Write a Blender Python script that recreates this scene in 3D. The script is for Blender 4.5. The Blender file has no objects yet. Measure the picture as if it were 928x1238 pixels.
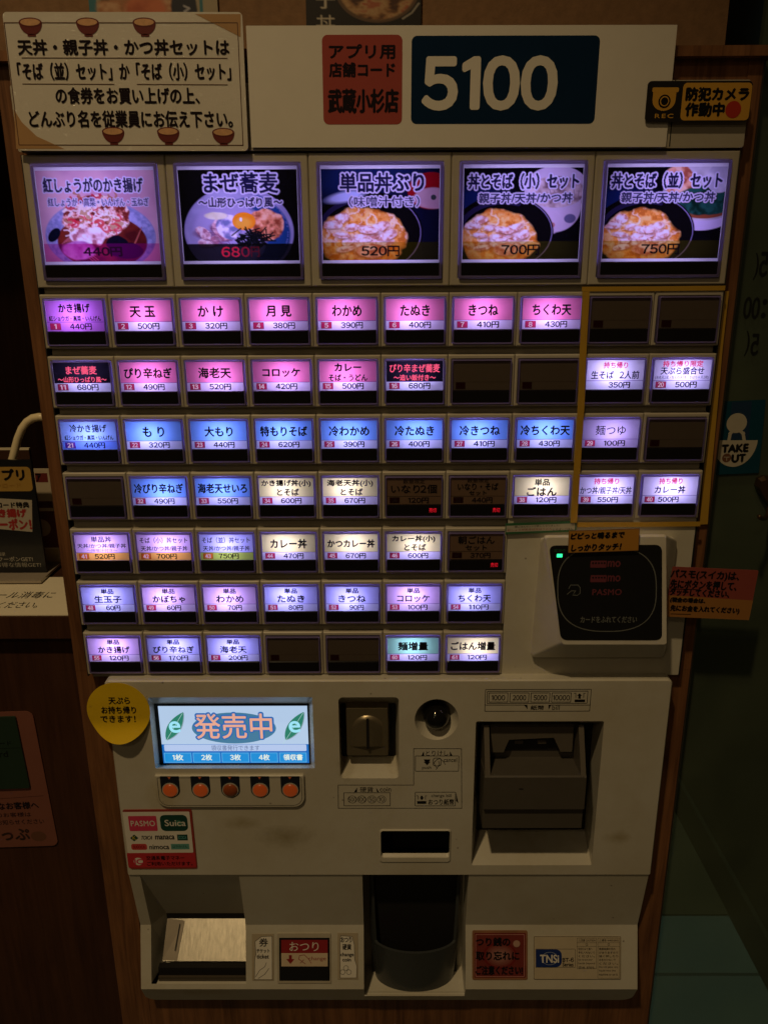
import bpy, bmesh, math, random
import numpy as np
from mathutils import Vector, Matrix, Euler

random.seed(7)
rng = np.random.RandomState(11)
SC = bpy.context.scene
COL = SC.collection
R = math.radians

# ------------------------------------------------------------------ camera
CAM_H = 1.45                       # eye height; the machine front is the plane y = 0
DIST = 0.66
FPX, PW, PH = 965.0, 928.0, 1238.0
PITCH, ROLL, YAW, CAMX = R(17.2813), R(-0.3128), R(-0.3824), 0.0061

cy_, sy_ = math.cos(YAW), math.sin(YAW)
FWD = Vector((sy_ * math.cos(PITCH), cy_ * math.cos(PITCH), -math.sin(PITCH)))
r0_ = Vector((cy_, -sy_, 0)); u0_ = r0_.cross(FWD)
RGT = r0_ * math.cos(ROLL) + u0_ * math.sin(ROLL)
UPV = u0_ * math.cos(ROLL) - r0_ * math.sin(ROLL)
EYE = Vector((CAMX, -DIST, CAM_H))

cd = bpy.data.cameras.new('camera')
cam = bpy.data.objects.new('camera', cd); COL.objects.link(cam)
m3 = Matrix((RGT, UPV, -FWD)).transposed()
cam.matrix_world = Matrix.Translation(EYE) @ m3.to_4x4()
cd.sensor_fit = 'VERTICAL'; cd.sensor_height = 24.0
cd.lens = 24.0 * FPX / PH
cd.clip_start = 0.02; cd.clip_end = 100
SC.camera = cam

# ------------------------------------------------------------------ world and lamps (dim warm indoor light)
w = bpy.data.worlds.new('World'); SC.world = w; w.use_nodes = True
bg = w.node_tree.nodes['Background']
bg.inputs['Color'].default_value = (1.0, 0.62, 0.30, 1); bg.inputs['Strength'].default_value = 0.016

def area(name, loc, target, size, power, col, spread=None):
    l = bpy.data.lights.new(name, 'AREA'); l.shape = 'DISK'; l.size = size; l.energy = power; l.color = col
    if spread: l.spread = spread
    o = bpy.data.objects.new(name, l); COL.objects.link(o); o.location = loc
    o.rotation_euler = (Vector(target) - Vector(loc)).to_track_quat('-Z', 'Y').to_euler()
    return o
def spot(name, loc, target, power, col, size, radius):
    l = bpy.data.lights.new(name, 'SPOT'); l.energy = power; l.color = col; l.spot_size = R(size); l.spot_blend = 1.0; l.shadow_soft_size = radius
    o = bpy.data.objects.new(name, l); COL.objects.link(o); o.location = loc
    o.rotation_euler = (Vector(target) - Vector(loc)).to_track_quat('-Z', 'Y').to_euler(); return o
WARM = (1.0, 0.715, 0.37)
spot('ceiling_spot', (-0.55, -1.25, 3.4), (-0.16, 0, 0.76), 78.0, WARM, 42, 0.05)
area('ceiling_lamp', (-0.62, -2.1, 2.75), (0, 0, 1.1), 0.14, 1.7, WARM)
area('ceiling_lamp', (-0.86, -3.0, 2.45), (0, 0, 1.4), 0.06, 1.0, WARM)
spot('added_floor_light', (0.66, 1.02, 2.6), (0.60, 0.80, 0), 36.0, (0.74, 1.0, 0.88), 54, 0.2)  # cool spot added to light the floor behind the glass; its source is unseen

SC.view_settings.view_transform = 'Standard'; SC.view_settings.look = 'None'
SC.view_settings.exposure = 0; SC.view_settings.gamma = 1
SC.cycles.max_bounces = 8; SC.cycles.sample_clamp_indirect = 2.0
SC.cycles.use_denoising = True
try: SC.cycles.denoiser = 'OPENIMAGEDENOISE'
except Exception: pass

# ------------------------------------------------------------------ placing: a pixel of the photo on the plane y
def A(px, py, y=0.0):
    d = FWD * FPX + RGT * (px - PW / 2) + UPV * (PH / 2 - py)
    t = (y - EYE.y) / d.y
    p = EYE + d * t
    return p.x, p.z
def AZ(px, py, z):                       # on the horizontal plane z
    d = FWD * FPX + RGT * (px - PW / 2) + UPV * (PH / 2 - py)
    p = EYE + d * ((z - EYE.z) / d.z)
    return p.x, p.y
def box_px(x0, y0, x1, y1, y=0.0):        # axis aligned world rectangle from a pixel box -> x0,x1,z0,z1
    a, b, c, d = A(x0, y0, y), A(x1, y0, y), A(x1, y1, y), A(x0, y1, y)
    return (a[0] + d[0]) / 2, (b[0] + c[0]) / 2, (c[1] + d[1]) / 2, (a[1] + b[1]) / 2
def quad_frame(tl, tr, br, bl, y=0.0):    # -> centre x, z, width, height, tilt
    P = [A(*q, y) for q in (tl, tr, br, bl)]
    cx = sum(p[0] for p in P) / 4; cz = sum(p[1] for p in P) / 4
    ex = ((P[1][0] + P[2][0] - P[0][0] - P[3][0]) / 2, (P[1][1] + P[2][1] - P[0][1] - P[3][1]) / 2)
    ez = ((P[0][0] + P[1][0] - P[2][0] - P[3][0]) / 2, (P[0][1] + P[1][1] - P[2][1] - P[3][1]) / 2)
    return cx, cz, math.hypot(*ex), math.hypot(*ez), math.atan2(ex[1], ex[0])

# ------------------------------------------------------------------ materials
def s2l(c): return tuple(((v / 12.92) if v <= 0.04045 else ((v + 0.055) / 1.055) ** 2.4) for v in c)
MATS = {}
def newmat(name):
    m = bpy.data.materials.new(name); m.use_nodes = True
    nt = m.node_tree; nt.nodes.clear()
    out = nt.nodes.new('ShaderNodeOutputMaterial')
    return m, nt, out
def N(nt, t, **kw):
    n = nt.nodes.new(t)
    for k, v in kw.items():
        if k in n.inputs: n.inputs[k].default_value = v
        else: setattr(n, k, v)
    return n
def plain(name, col, rough=0.5, metal=0.0, var=0.12, scale=60, bump=0.0, spec=0.4, coat=0.0, stretch=(1, 1, 1), bdist=0.001, crough=0.12):
    if name in MATS: return MATS[name]
    m, nt, out = newmat(name)
    b = N(nt, 'ShaderNodeBsdfPrincipled', Roughness=rough, Metallic=metal)
    b.inputs['Specular IOR Level'].default_value = spec
    b.inputs['Coat Weight'].default_value = coat; b.inputs['Coat Roughness'].default_value = crough
    geo = N(nt, 'ShaderNodeNewGeometry'); mp = N(nt, 'ShaderNodeMapping'); mp.inputs['Scale'].default_value = stretch
    nt.links.new(geo.outputs['Position'], mp.inputs['Vector'])
    no = N(nt, 'ShaderNodeTexNoise', Scale=scale, Detail=6.0, Roughness=0.65)
    nt.links.new(mp.outputs[0], no.inputs['Vector'])
    mx = N(nt, 'ShaderNodeMix', data_type='RGBA')
    lo = tuple(v * (1 - var) for v in col) + (1,); hi = tuple(min(1, v * (1 + var)) for v in col) + (1,)
    mx.inputs['A'].default_value = lo; mx.inputs['B'].default_value = hi
    nt.links.new(no.outputs['Fac'], mx.inputs['Factor']); nt.links.new(mx.outputs['Result'], b.inputs['Base Color'])
    if bump:
        bp = N(nt, 'ShaderNodeBump', Strength=bump, Distance=bdist)
        nt.links.new(no.outputs['Fac'], bp.inputs['Height']); nt.links.new(bp.outputs[0], b.inputs['Coat Normal' if coat >= 1 else 'Normal'])
    nt.links.new(b.outputs[0], out.inputs[0])
    MATS[name] = m
    return m
def glow(name, col, strength):
    if name in MATS: return MATS[name]
    m, nt, out = newmat(name)
    b = N(nt, 'ShaderNodeBsdfPrincipled', Roughness=0.3)
    b.inputs['Base Color'].default_value = tuple(v * 0.25 for v in col) + (1,)
    b.inputs['Emission Color'].default_value = tuple(col) + (1,); b.inputs['Emission Strength'].default_value = strength
    nt.links.new(b.outputs[0], out.inputs[0]); MATS[name] = m
    return m
def film(name, col, attr=None, trans=0.9):
    """printed film: passes the light of the lamp behind it, with a thin gloss"""
    if name in MATS: return MATS[name]
    m, nt, out = newmat(name)
    t = N(nt, 'ShaderNodeBsdfTranslucent'); d = N(nt, 'ShaderNodeBsdfDiffuse'); g = N(nt, 'ShaderNodeBsdfGlossy', Roughness=0.18)
    if attr:
        a = N(nt, 'ShaderNodeVertexColor', layer_name=attr)
        nt.links.new(a.outputs['Color'], t.inputs['Color']); nt.links.new(a.outputs['Color'], d.inputs['Color'])
    else:
        no = N(nt, 'ShaderNodeTexNoise', Scale=180.0, Detail=3.0)
        geo = N(nt, 'ShaderNodeNewGeometry'); nt.links.new(geo.outputs['Position'], no.inputs['Vector'])
        mx = N(nt, 'ShaderNodeMix', data_type='RGBA')
        mx.inputs['A'].default_value = tuple(v * 0.94 for v in col) + (1,); mx.inputs['B'].default_value = tuple(min(1, v * 1.04) for v in col) + (1,)
        nt.links.new(no.outputs['Fac'], mx.inputs['Factor'])
        nt.links.new(mx.outputs['Result'], t.inputs['Color']); nt.links.new(mx.outputs['Result'], d.inputs['Color'])
    x = N(nt, 'ShaderNodeMixShader', Fac=trans); nt.links.new(d.outputs[0], x.inputs[1]); nt.links.new(t.outputs[0], x.inputs[2])
    x2 = N(nt, 'ShaderNodeMixShader', Fac=0.035); nt.links.new(x.outputs[0], x2.inputs[1]); nt.links.new(g.outputs[0], x2.inputs[2])
    nt.links.new(x2.outputs[0], out.inputs[0]); MATS[name] = m
    return m
def wood(name, dark, light, rough=0.45, scale=1.0):
    if name in MATS: return MATS[name]
    m, nt, out = newmat(name)
    b = N(nt, 'ShaderNodeBsdfPrincipled', Roughness=rough); b.inputs['Specular IOR Level'].default_value = 0.3
    geo = N(nt, 'ShaderNodeNewGeometry')
    mp = N(nt, 'ShaderNodeMapping'); mp.inputs['Scale'].default_value = (60 * scale, 60 * scale, 3.0 * scale)
    nt.links.new(geo.outputs['Position'], mp.inputs['Vector'])
    n1 = N(nt, 'ShaderNodeTexNoise', Scale=2.2, Detail=8.0, Roughness=0.7, Distortion=0.8); nt.links.new(mp.outputs[0], n1.inputs['Vector'])
    mp2 = N(nt, 'ShaderNodeMapping'); mp2.inputs['Scale'].default_value = (14, 14, 5); nt.links.new(geo.outputs['Position'], mp2.inputs['Vector'])
    n2 = N(nt, 'ShaderNodeTexNoise', Scale=1.5, Detail=4.0); nt.links.new(mp2.outputs[0], n2.inputs['Vector'])
    ad = N(nt, 'ShaderNodeMath', operation='MULTIPLY_ADD'); ad.inputs[1].default_value = 0.65; nt.links.new(n1.outputs['Fac'], ad.inputs[0])
    ml = N(nt, 'ShaderNodeMath', operation='MULTIPLY'); ml.inputs[1].default_value = 0.4; nt.links.new(n2.outputs['Fac'], ml.inputs[0]); nt.links.new(ml.outputs[0], ad.inputs[2])
    cr = N(nt, 'ShaderNodeValToRGB'); cr.color_ramp.elements[0].position = 0.36; cr.color_ramp.elements[1].position = 0.68
    cr.color_ramp.elements[0].color = tuple(dark) + (1,); cr.color_ramp.elements[1].color = tuple(light) + (1,)
    nt.links.new(ad.outputs[0], cr.inputs[0]); nt.links.new(cr.outputs[0], b.inputs['Base Color'])
    bp = N(nt, 'ShaderNodeBump', Strength=0.15, Distance=0.0006); nt.links.new(n1.outputs['Fac'], bp.inputs['Height']); nt.links.new(bp.outputs[0], b.inputs['Normal'])
    nt.links.new(b.outputs[0], out.inputs[0]); MATS[name] = m
    return m
def beige_mat(name, col, rough=0.38, stain=True):
    """yellowed ivory plastic with grime of its own shape"""
    if name in MATS: return MATS[name]
    m, nt, out = newmat(name)
    b = N(nt, 'ShaderNodeBsdfPrincipled', Roughness=rough); b.inputs['Specular IOR Level'].default_value = 0.4
    geo = N(nt, 'ShaderNodeNewGeometry')
    n1 = N(nt, 'ShaderNodeTexNoise', Scale=9.0, Detail=7.0, Roughness=0.7); nt.links.new(geo.outputs['Position'], n1.inputs['Vector'])
    n2 = N(nt, 'ShaderNodeTexNoise', Scale=900.0, Detail=2.0); nt.links.new(geo.outputs['Position'], n2.inputs['Vector'])
    mx = N(nt, 'ShaderNodeMix', data_type='RGBA')
    mx.inputs['A'].default_value = tuple(v * k for v, k in zip(col, (0.86, 0.82, 0.74))) + (1,); mx.inputs['B'].default_value = tuple(col) + (1,)
    cr = N(nt, 'ShaderNodeValToRGB'); cr.color_ramp.elements[0].position = 0.3; cr.color_ramp.elements[1].position = 0.62
    nt.links.new(n1.outputs['Fac'], cr.inputs[0]); nt.links.new(cr.outputs[0], mx.inputs['Factor'])
    last = mx
    if stain:                         # two brown smudges below the small screen, dark specks
        for (px, py, rx, rz, k) in ((345, 1012, 0.030, 0.014, 0.62), (292, 995, 0.018, 0.008, 0.7), (640, 1030, 0.06, 0.012, 0.75), (420, 925, 0.010, 0.016, 0.6), (474, 925, 0.008, 0.014, 0.65), (700, 1000, 0.02, 0.012, 0.75), (745, 1012, 0.014, 0.008, 0.7), (240, 1200, 0.05, 0.008, 0.8), (200, 960, 0.02, 0.02, 0.85)):
            x, z = A(px, py, YL)
            mp = N(nt, 'ShaderNodeMapping', vector_type='POINT')
            mp.inputs['Location'].default_value = (-x / rx, 0, -z / rz); mp.inputs['Scale'].default_value = (1 / rx, 0, 1 / rz)
            nt.links.new(geo.outputs['Position'], mp.inputs['Vector'])
            ln = N(nt, 'ShaderNodeVectorMath', operation='LENGTH'); nt.links.new(mp.outputs[0], ln.inputs[0])
            n3 = N(nt, 'ShaderNodeTexNoise', Scale=70.0, Detail=6.0, Roughness=0.7); nt.links.new(geo.outputs['Position'], n3.inputs['Vector'])
            ad = N(nt, 'ShaderNodeMath', operation='MULTIPLY_ADD'); ad.inputs[1].default_value = 1.6; nt.links.new(n3.outputs['Fac'], ad.inputs[0]); nt.links.new(ln.outputs['Value'], ad.inputs[2])
            mr = N(nt, 'ShaderNodeMapRange'); mr.inputs['From Min'].default_value = 0.75; mr.inputs['From Max'].default_value = 1.9
            mr.inputs['To Min'].default_value = 1.0; mr.inputs['To Max'].default_value = 0.0
            nt.links.new(ad.outputs[0], mr.inputs['Value'])
            m2 = N(nt, 'ShaderNodeMix', data_type='RGBA', blend_type='MULTIPLY')
            m2.inputs['B'].default_value = (k, k * 0.92, k * 0.72, 1)
            nt.links.new(mr.outputs[0], m2.inputs['Factor']); nt.links.new(last.outputs['Result'], m2.inputs['A']); last = m2
        vo = N(nt, 'ShaderNodeTexVoronoi', Scale=42.0); nt.links.new(geo.outputs['Position'], vo.inputs['Vector'])
        mr = N(nt, 'ShaderNodeMapRange'); mr.inputs['From Min'].default_value = 0.03; mr.inputs['From Max'].default_value = 0.055
        mr.inputs['To Min'].default_value = 0.6; mr.inputs['To Max'].default_value = 0.0; nt.links.new(vo.outputs['Distance'], mr.inputs['Value'])
        m2 = N(nt, 'ShaderNodeMix', data_type='RGBA'); m2.inputs['B'].default_value = (0.06, 0.04, 0.02, 1)
        nt.links.new(mr.outputs[0], m2.inputs['Factor']); nt.links.new(last.outputs['Result'], m2.inputs['A']); last = m2
    nt.links.new(last.outputs['Result'], b.inputs['Base Color'])
    bp = N(nt, 'ShaderNodeBump', Strength=0.08, Distance=0.0003); nt.links.new(n2.outputs['Fac'], bp.inputs['Height']); nt.links.new(bp.outputs[0], b.inputs['Normal'])
    nt.links.new(b.outputs[0], out.inputs[0]); MATS[name] = m
    return m

YL = -0.010                                # front plane of the lower control unit
BEIGE = beige_mat('ivory_plastic', (0.56, 0.54, 0.465))
FRAME = beige_mat('frame_plastic', (0.46, 0.425, 0.35), 0.42, False)
GAP = beige_mat('strip_plastic', (0.30, 0.275, 0.23), 0.5, False)
READER = beige_mat('reader_plastic', (0.72, 0.69, 0.61), 0.28, False)
BLACK = plain('black_plastic', (0.012, 0.012, 0.013), 0.22, spec=0.5)
BLACKM = plain('matt_black', (0.010, 0.009, 0.009), 0.6)
STRIPB = plain('smoked_black', (0.008, 0.007, 0.008), 0.16, spec=0.35)
INK = plain('black_ink', (0.008, 0.007, 0.007), 0.7, spec=0.08)
DINK = plain('dark_ink', (0.014, 0.009, 0.012), 0.7, spec=0.08)
GREYP = plain('grey_brown_plastic', (0.082, 0.072, 0.058), 0.4)
GREYP2 = plain('grey_brown_plastic_light', (0.115, 0.10, 0.08), 0.35)
CUPM = plain('dark_grey_cup', (0.042, 0.047, 0.048), 0.25)
METAL = plain('coin_metal', (0.32, 0.27, 0.18), 0.35, 0.75)
STEEL = plain('brushed_steel', (0.46, 0.43, 0.36), 0.30, 1.0, 0.45, 90, 0.12, stretch=(4, 1, 1))
PAPER = plain('white_paper', (0.72, 0.68, 0.60), 0.55, var=0.05, bump=0.05)
LAMI = plain('laminated_paper', (0.66, 0.62, 0.54), 0.5, var=0.05, coat=1.0, bump=1.0, scale=38, bdist=.0035, crough=.05)
CAVW = plain('cavity_white', (0.40, 0.40, 0.46), 0.8)
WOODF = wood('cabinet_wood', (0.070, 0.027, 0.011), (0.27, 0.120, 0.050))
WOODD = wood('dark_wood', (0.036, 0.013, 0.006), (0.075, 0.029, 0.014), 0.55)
TAPE = plain('yellow_tape', (0.46, 0.27, 0.03), 0.45, var=0.12)
RIMV = film('clear_cap_plastic', (0.50, 0.44, 0.74), trans=0.88)

# ------------------------------------------------------------------ text as mesh
TXT = {}
_fc = bpy.data.curves.new('lettering', 'FONT'); _fc.size = 1.0; _fc.resolution_u = 4
_fo = bpy.data.objects.new('lettering', _fc); COL.objects.link(_fo)
def raw(s, spacing=1.0):
    _fc.body = s; _fc.space_character = spacing
    dg = bpy.context.evaluated_depsgraph_get(); dg.update()
    ev = _fo.evaluated_get(dg); me = ev.to_mesh()
    co = np.empty(len(me.vertices) * 3, 'f'); me.vertices.foreach_get('co', co)
    co = co.reshape(-1, 3)[:, :2].copy(); fs = [tuple(p.vertices) for p in me.polygons]
    ev.to_mesh_clear(); return co, fs
RAW = {}
def glyphs(s, spacing=1.0):
    """lettering as 2d triangles in a unit box, with width / height; digits use the same face as the kana"""
    k = (s, spacing)
    if k not in TXT:
        if any(c.isdigit() for c in s):
            runs = []
            for c in s:
                if c.isdigit() or not runs or runs[-1][-1].isdigit() or runs[-1] == ' ' or c == ' ': runs.append(c)
                else: runs[-1] += c
            C_, F_, pen, n0 = [], [], 0.0, 0
            for r_ in runs:
                if r_.strip() == '': pen += .35; continue
                kk = chr(ord(r_) + 0xFEE0) if r_.isdigit() else r_
                if kk not in RAW:
                    RAW[kk] = raw(kk)
                    if r_ == '1':
                        z_, _ = raw(chr(0xFF10)); lo_, hi_ = z_[:, 1].min() + .012, z_[:, 1].max() - .012
                        RAW[kk] = (np.array([(.14, lo_), (.235, lo_), (.235, hi_), (.165, hi_), (.0, hi_ - .09), (.0, hi_ - .165), (.14, hi_ - .10)]), [(0, 1, 2, 3, 6), (3, 4, 5, 6)])
                c1, f1 = RAW[kk]; sh = pen - c1[:, 0].min()
                w_ = c1[:, 0].max() - c1[:, 0].min()
                if r_ == '1': sh += .05; w_ += .08
                C_.append(c1 + (sh, 0)); F_ += [tuple(n0 + i for i in f) for f in f1]; n0 += len(c1); pen += w_ + .085
            co, fs = np.concatenate(C_), F_
        else: co, fs = raw(s, spacing)
        lo, hi = co.min(0), co.max(0)
        TXT[k] = ((co - lo) / (hi - lo), fs, float((hi - lo)[0] / (hi - lo)[1]))
    return TXT[k]

# ------------------------------------------------------------------ mesh builder
def rrect(x0, x1, z0, z1, r=0.0, n=5, rr=None):
    """counter clockwise (seen from the front) rounded rectangle; rr = radii bl, br, tr, tl"""
    rr = rr or (r, r, r, r)
    P = []
    for (cx, cz, a, q) in ((x0, z0, 180, rr[0]), (x1, z0, 270, rr[1]), (x1, z1, 0, rr[2]), (x0, z1, 90, rr[3])):
        sx = 1 if cx == x0 else -1; sz = 1 if cz == z0 else -1
        q = max(q, 1e-6)
        for i in range(n + 1):
            t = R(a + 90 * i / n)
            P.append((cx + sx * q + q * math.cos(t), cz + sz * q + q * math.sin(t)))
    return P
def ell(cx, cz, rx, rz=None, n=40):
    rz = rz or rx
    return [(cx + rx * math.cos(2 * math.pi * i / n), cz + rz * math.sin(2 * math.pi * i / n)) for i in range(n)]

class MB:
    def __init__(s): s.v = []; s.f = []; s.m = []; s.mats = []; s.eps = 0
    def mi(s, mat):
        if mat not in s.mats: s.mats.append(mat)
        return s.mats.index(mat)
    def add(s, V, F, mat):
        b = len(s.v); s.v += [tuple(p) for p in V]; k = s.mi(mat)
        s.f += [tuple(b + i for i in f) for f in F]; s.m += [k] * len(F)
    def rect(s, x0, x1, z0, z1, y, mat): s.add([(x0, y, z0), (x1, y, z0), (x1, y, z1), (x0, y, z1)], [(0, 1, 2, 3)], mat)
    def poly(s, P, y, mat):
        s.add([(p[0], y, p[1]) for p in P], [tuple(range(len(P)))], mat)
    def box(s, x0, x1, y0, y1, z0, z1, mat):
        V = [(x, y, z) for z in (z0, z1) for y in (y0, y1) for x in (x0, x1)]
        s.add(V, [(0, 2, 3, 1), (4, 5, 7, 6), (0, 1, 5, 4), (2, 6, 7, 3), (0, 4, 6, 2), (1, 3, 7, 5)], mat)
    def loft(s, loops, mat, cap0=False, cap1=False, capmat=None):
        """loops: (2d points, y or function of z), same length each"""
        n = len(loops[0][0]); V = []; F = []
        for P, y in loops: V += [(p[0], y(p[1]) if callable(y) else y, p[1]) for p in P]
        for k in range(len(loops) - 1):
            for i in range(n):
                j = (i + 1) % n; F.append((k * n + i, k * n + j, (k + 1) * n + j, (k + 1) * n + i))
        s.add(V, F, mat)
        if cap0: s.add(V[:n], [tuple(range(n))], capmat or mat)
        if cap1: s.add(V[-n:], [tuple(range(n))], capmat or mat)
    def plate(s, outer, holes, y, mat):
        bm = bmesh.new(); ed = []
        for P in [outer] + holes:
            vs = [bm.verts.new((p[0], 0, p[1])) for p in P]
            ed += [bm.edges.new((vs[i], vs[(i + 1) % len(vs)])) for i in range(len(vs))]
        bmesh.ops.triangle_fill(bm, use_beauty=True, use_dissolve=False, edges=ed, normal=(0, -1, 0))
        bm.verts.index_update()
        V = [(v.co.x, y(v.co.z) if callable(y) else y, v.co.z) for v in bm.verts]; F = []
        for f in bm.faces:
            ix = [v.index for v in f.verts]
            F.append(tuple(ix if f.normal.y < 0 else ix[::-1]))
        bm.free(); s.add(V, F, mat)
    def slab(s, P, y0, y1, mat, side=None):
        s.loft([(P, y1), (P, y0)], side or mat); s.poly(P, y0, mat)
        s.add([(p[0], y1, p[1]) for p in P][::-1], [tuple(range(len(P)))], side or mat)
    def stroke(s, P, wd, y, mat, closed=False):
        n = len(P); seg = n if closed else n - 1
        for i in range(seg):
            a, b = P[i], P[(i + 1) % n]; dx, dz = b[0] - a[0], b[1] - a[1]; L = math.hypot(dx, dz) or 1e-9
            ux, uz = dx / L * wd / 2, dz / L * wd / 2; nx, nz = -uz, ux
            yy = y - (i % 2) * 4e-6
            s.add([(a[0] - ux - nx, yy, a[1] - uz - nz), (b[0] + ux - nx, yy, b[1] + uz - nz), (b[0] + ux + nx, yy, b[1] + uz + nz), (a[0] - ux + nx, yy, a[1] - uz + nz)], [(0, 1, 2, 3)], mat)
    def frame(s, x0, x1, z0, z1, wd, y, mat, r=0.0, rr=None):
        o = rrect(x0, x1, z0, z1, r, 4, rr)
        q = tuple(max(v - wd, 0) for v in rr) if rr else None
        i = rrect(x0 + wd, x1 - wd, z0 + wd, z1 - wd, max(r - wd, 0), 4, q)
        n = len(o); s.add([(p[0], y, p[1]) for p in o + i], [(k, (k + 1) % n, n + (k + 1) % n, n + k) for k in range(n)], mat)
    def text(s, t, cx, cz, wd, ht, y, mat, bold=0.0, slant=0.0, rot=0.0, spacing=1.0, mirror=False):
        """text fitted to a box wd x ht (one of them None keeps the letters' own proportion)"""
        co, fs, asp = glyphs(t, spacing)
        if wd is None: wd = ht * asp
        if ht is None: ht = wd / asp
        P = (co - 0.5) * (wd, ht)
        if slant: P = P + np.stack([P[:, 1] * slant, 0 * P[:, 1]], 1)
        if mirror: P = P * (-1, 1)
        c, sn = math.cos(rot), math.sin(rot)
        P = P @ np.array([[c, sn], [-sn, c]])
        offs = [(0, 0)] + ([(bold, 0), (-bold, 0), (0, bold), (0, -bold)] if bold else [])
        if bold > .001: offs = [(0, 0)] + [(bold * q * math.cos(R(t)), bold * q * math.sin(R(t))) for q in (.55, 1) for t in range(0, 360, 20)]
        for k, (ox, oz) in enumerate(offs):
            F = [f[::-1] for f in fs] if mirror else fs
            s.add([(cx + p[0] + ox, y - k * 4e-6, cz + p[1] + oz) for p in P], F, mat)
    def tube(s, pts, rad, mat, n=14, cap=True):
        pts = [Vector(p) for p in pts]; V = []; F = []
        rad = rad if isinstance(rad, (list, tuple)) else [rad] * len(pts)
        up = Vector((0.13, 0.2, 1)).normalized()
        for i, p in enumerate(pts):
            d = (pts[min(i + 1, len(pts) - 1)] - pts[max(i - 1, 0)]).normalized()
            a = d.cross(up).normalized(); b = d.cross(a)
            V += [p + (a * math.cos(2 * math.pi * k / n) + b * math.sin(2 * math.pi * k / n)) * rad[i] for k in range(n)]
        for i in range(len(pts) - 1):
            for k in range(n): F.append((i * n + k, i * n + (k + 1) % n, (i + 1) * n + (k + 1) % n, (i + 1) * n + k))
        if cap: F += [tuple(range(n))[::-1], tuple((len(pts) - 1) * n + k for k in range(n))]
        s.add(V, F, mat)
    def mesh(s, name, off=(0, 0, 0), smooth=False):
        me = bpy.data.meshes.new(name)
        me.from_pydata([(a - off[0], b - off[1], c - off[2]) for a, b, c in s.v], [], s.f)
        for m in s.mats: me.materials.append(m)
        me.polygons.foreach_set('material_index', s.m)
        if smooth: me.polygons.foreach_set('use_smooth', [True] * len(s.f))
        me.update(); return me
    def build(s, name, parent=None, off=None, loc=(0, 0, 0), label=None, smooth=False):
        """off: world point that becomes the mesh's origin (default: the parent's)"""
        if off is None: off = tuple(wloc(parent)) if parent else (0, 0, 0)
        o = bpy.data.objects.new(name, s.mesh(name, off, smooth)); COL.objects.link(o)
        if parent: o.parent = parent
        o.location = loc
        if label: o['label'] = label
        return o
def wloc(o):
    v = Vector((0, 0, 0))
    while o: v += o.location; o = o.parent
    return v
def tag(o, label, cat, group=None, kind=None):
    if label: o['label'] = label
    if cat: o['category'] = cat
    if group: o['group'] = group
    if kind: o['kind'] = kind
    return o
def empty(name, loc):
    o = bpy.data.objects.new(name, None); COL.objects.link(o); o.location = loc; o.empty_display_size = 0.02
    return o
def smooth_by_angle(o, ang=35):
    me = o.data; me.polygons.foreach_set('use_smooth', [True] * len(me.polygons))
    bm = bmesh.new(); bm.from_mesh(me)
    bmesh.ops.remove_doubles(bm, verts=bm.verts, dist=1e-6)
    for e in bm.edges: e.smooth = len(e.link_faces) == 2 and e.calc_face_angle(0) < R(ang)
    bm.to_mesh(me); bm.free()

class Sticker:
    """a flat printed thing in its own frame; coordinates in photo pixels are mapped onto it"""
    def __init__(s, tl, tr, br, bl, y, pts=None):
        s.cx, s.cz, s.w, s.h, s.a = quad_frame(tl, tr, br, bl, y); s.y = y; s.b = MB()
        s.c, s.s = math.cos(s.a), math.sin(s.a)
    def L(s, px, py):
        x, z = A(px, py, s.y); x -= s.cx; z -= s.cz
        return x * s.c + z * s.s, -x * s.s + z * s.c
    def bx(s, x0, y0, x1, y1):
        a, b = s.L(x0, (y0 + y1) / 2), s.L(x1, (y0 + y1) / 2); c, d = s.L((x0 + x1) / 2, y0), s.L((x0 + x1) / 2, y1)
        return a[0], b[0], d[1], c[1]
    def base(s, mat, th=0.0006, r=0.001, side=None): s.b.slab(rrect(-s.w / 2, s.w / 2, -s.h / 2, s.h / 2, r), 0, th, mat, side)
    def rect(s, x0, y0, x1, y1, mat, k=1, r=0.0): s.b.poly(rrect(*s.bx(x0, y0, x1, y1), r), -0.00012 * k, mat)
    def text(s, t, x0, y0, x1, y1, mat, k=2, **kw):
        q = s.bx(x0, y0, x1, y1); s.b.text(t, (q[0] + q[1]) / 2, (q[2] + q[3]) / 2, q[1] - q[0], q[3] - q[2], -0.00012 * k, mat, **kw)
    def line(s, P, wd, mat, k=1, closed=False): s.b.stroke([s.L(*p) for p in P], wd, -0.00012 * k, mat, closed)
    def build(s, name, label, cat, group=None):
        o = s.b.build(name); o.location = (s.cx, s.y, s.cz); o.rotation_euler = (0, -s.a, 0)
        return tag(o, label, cat, group)

# ------------------------------------------------------------------ printed pictures: colour grids painted in numbers
def vnoise(nv, nu, fv, fu, seed):
    r = np.random.RandomState(seed); g = r.rand(int(fv) + 3, int(fu) + 3)
    v = np.linspace(0, fv, nv); u = np.linspace(0, fu, nu)
    vi, ui = v.astype(int), u.astype(int); fv_, fu_ = v - vi, u - ui
    fv_ = (fv_ * fv_ * (3 - 2 * fv_))[:, None]; fu_ = (fu_ * fu_ * (3 - 2 * fu_))[None]
    a = g[np.ix_(vi, ui)]; b = g[np.ix_(vi, ui + 1)]; c = g[np.ix_(vi + 1, ui)]; d = g[np.ix_(vi + 1, ui + 1)]
    return (a * (1 - fu_) + b * fu_) * (1 - fv_) + (c * (1 - fu_) + d * fu_) * fv_
def fbm(nv, nu, f, seed, octv=3, asp=1.3):
    o = 0; t = 0
    for k in range(octv): o = o + vnoise(nv, nu, f * 2 ** k, f * asp * 2 ** k, seed + k) / 2 ** k; t += 1 / 2 ** k
    return o / t
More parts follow.
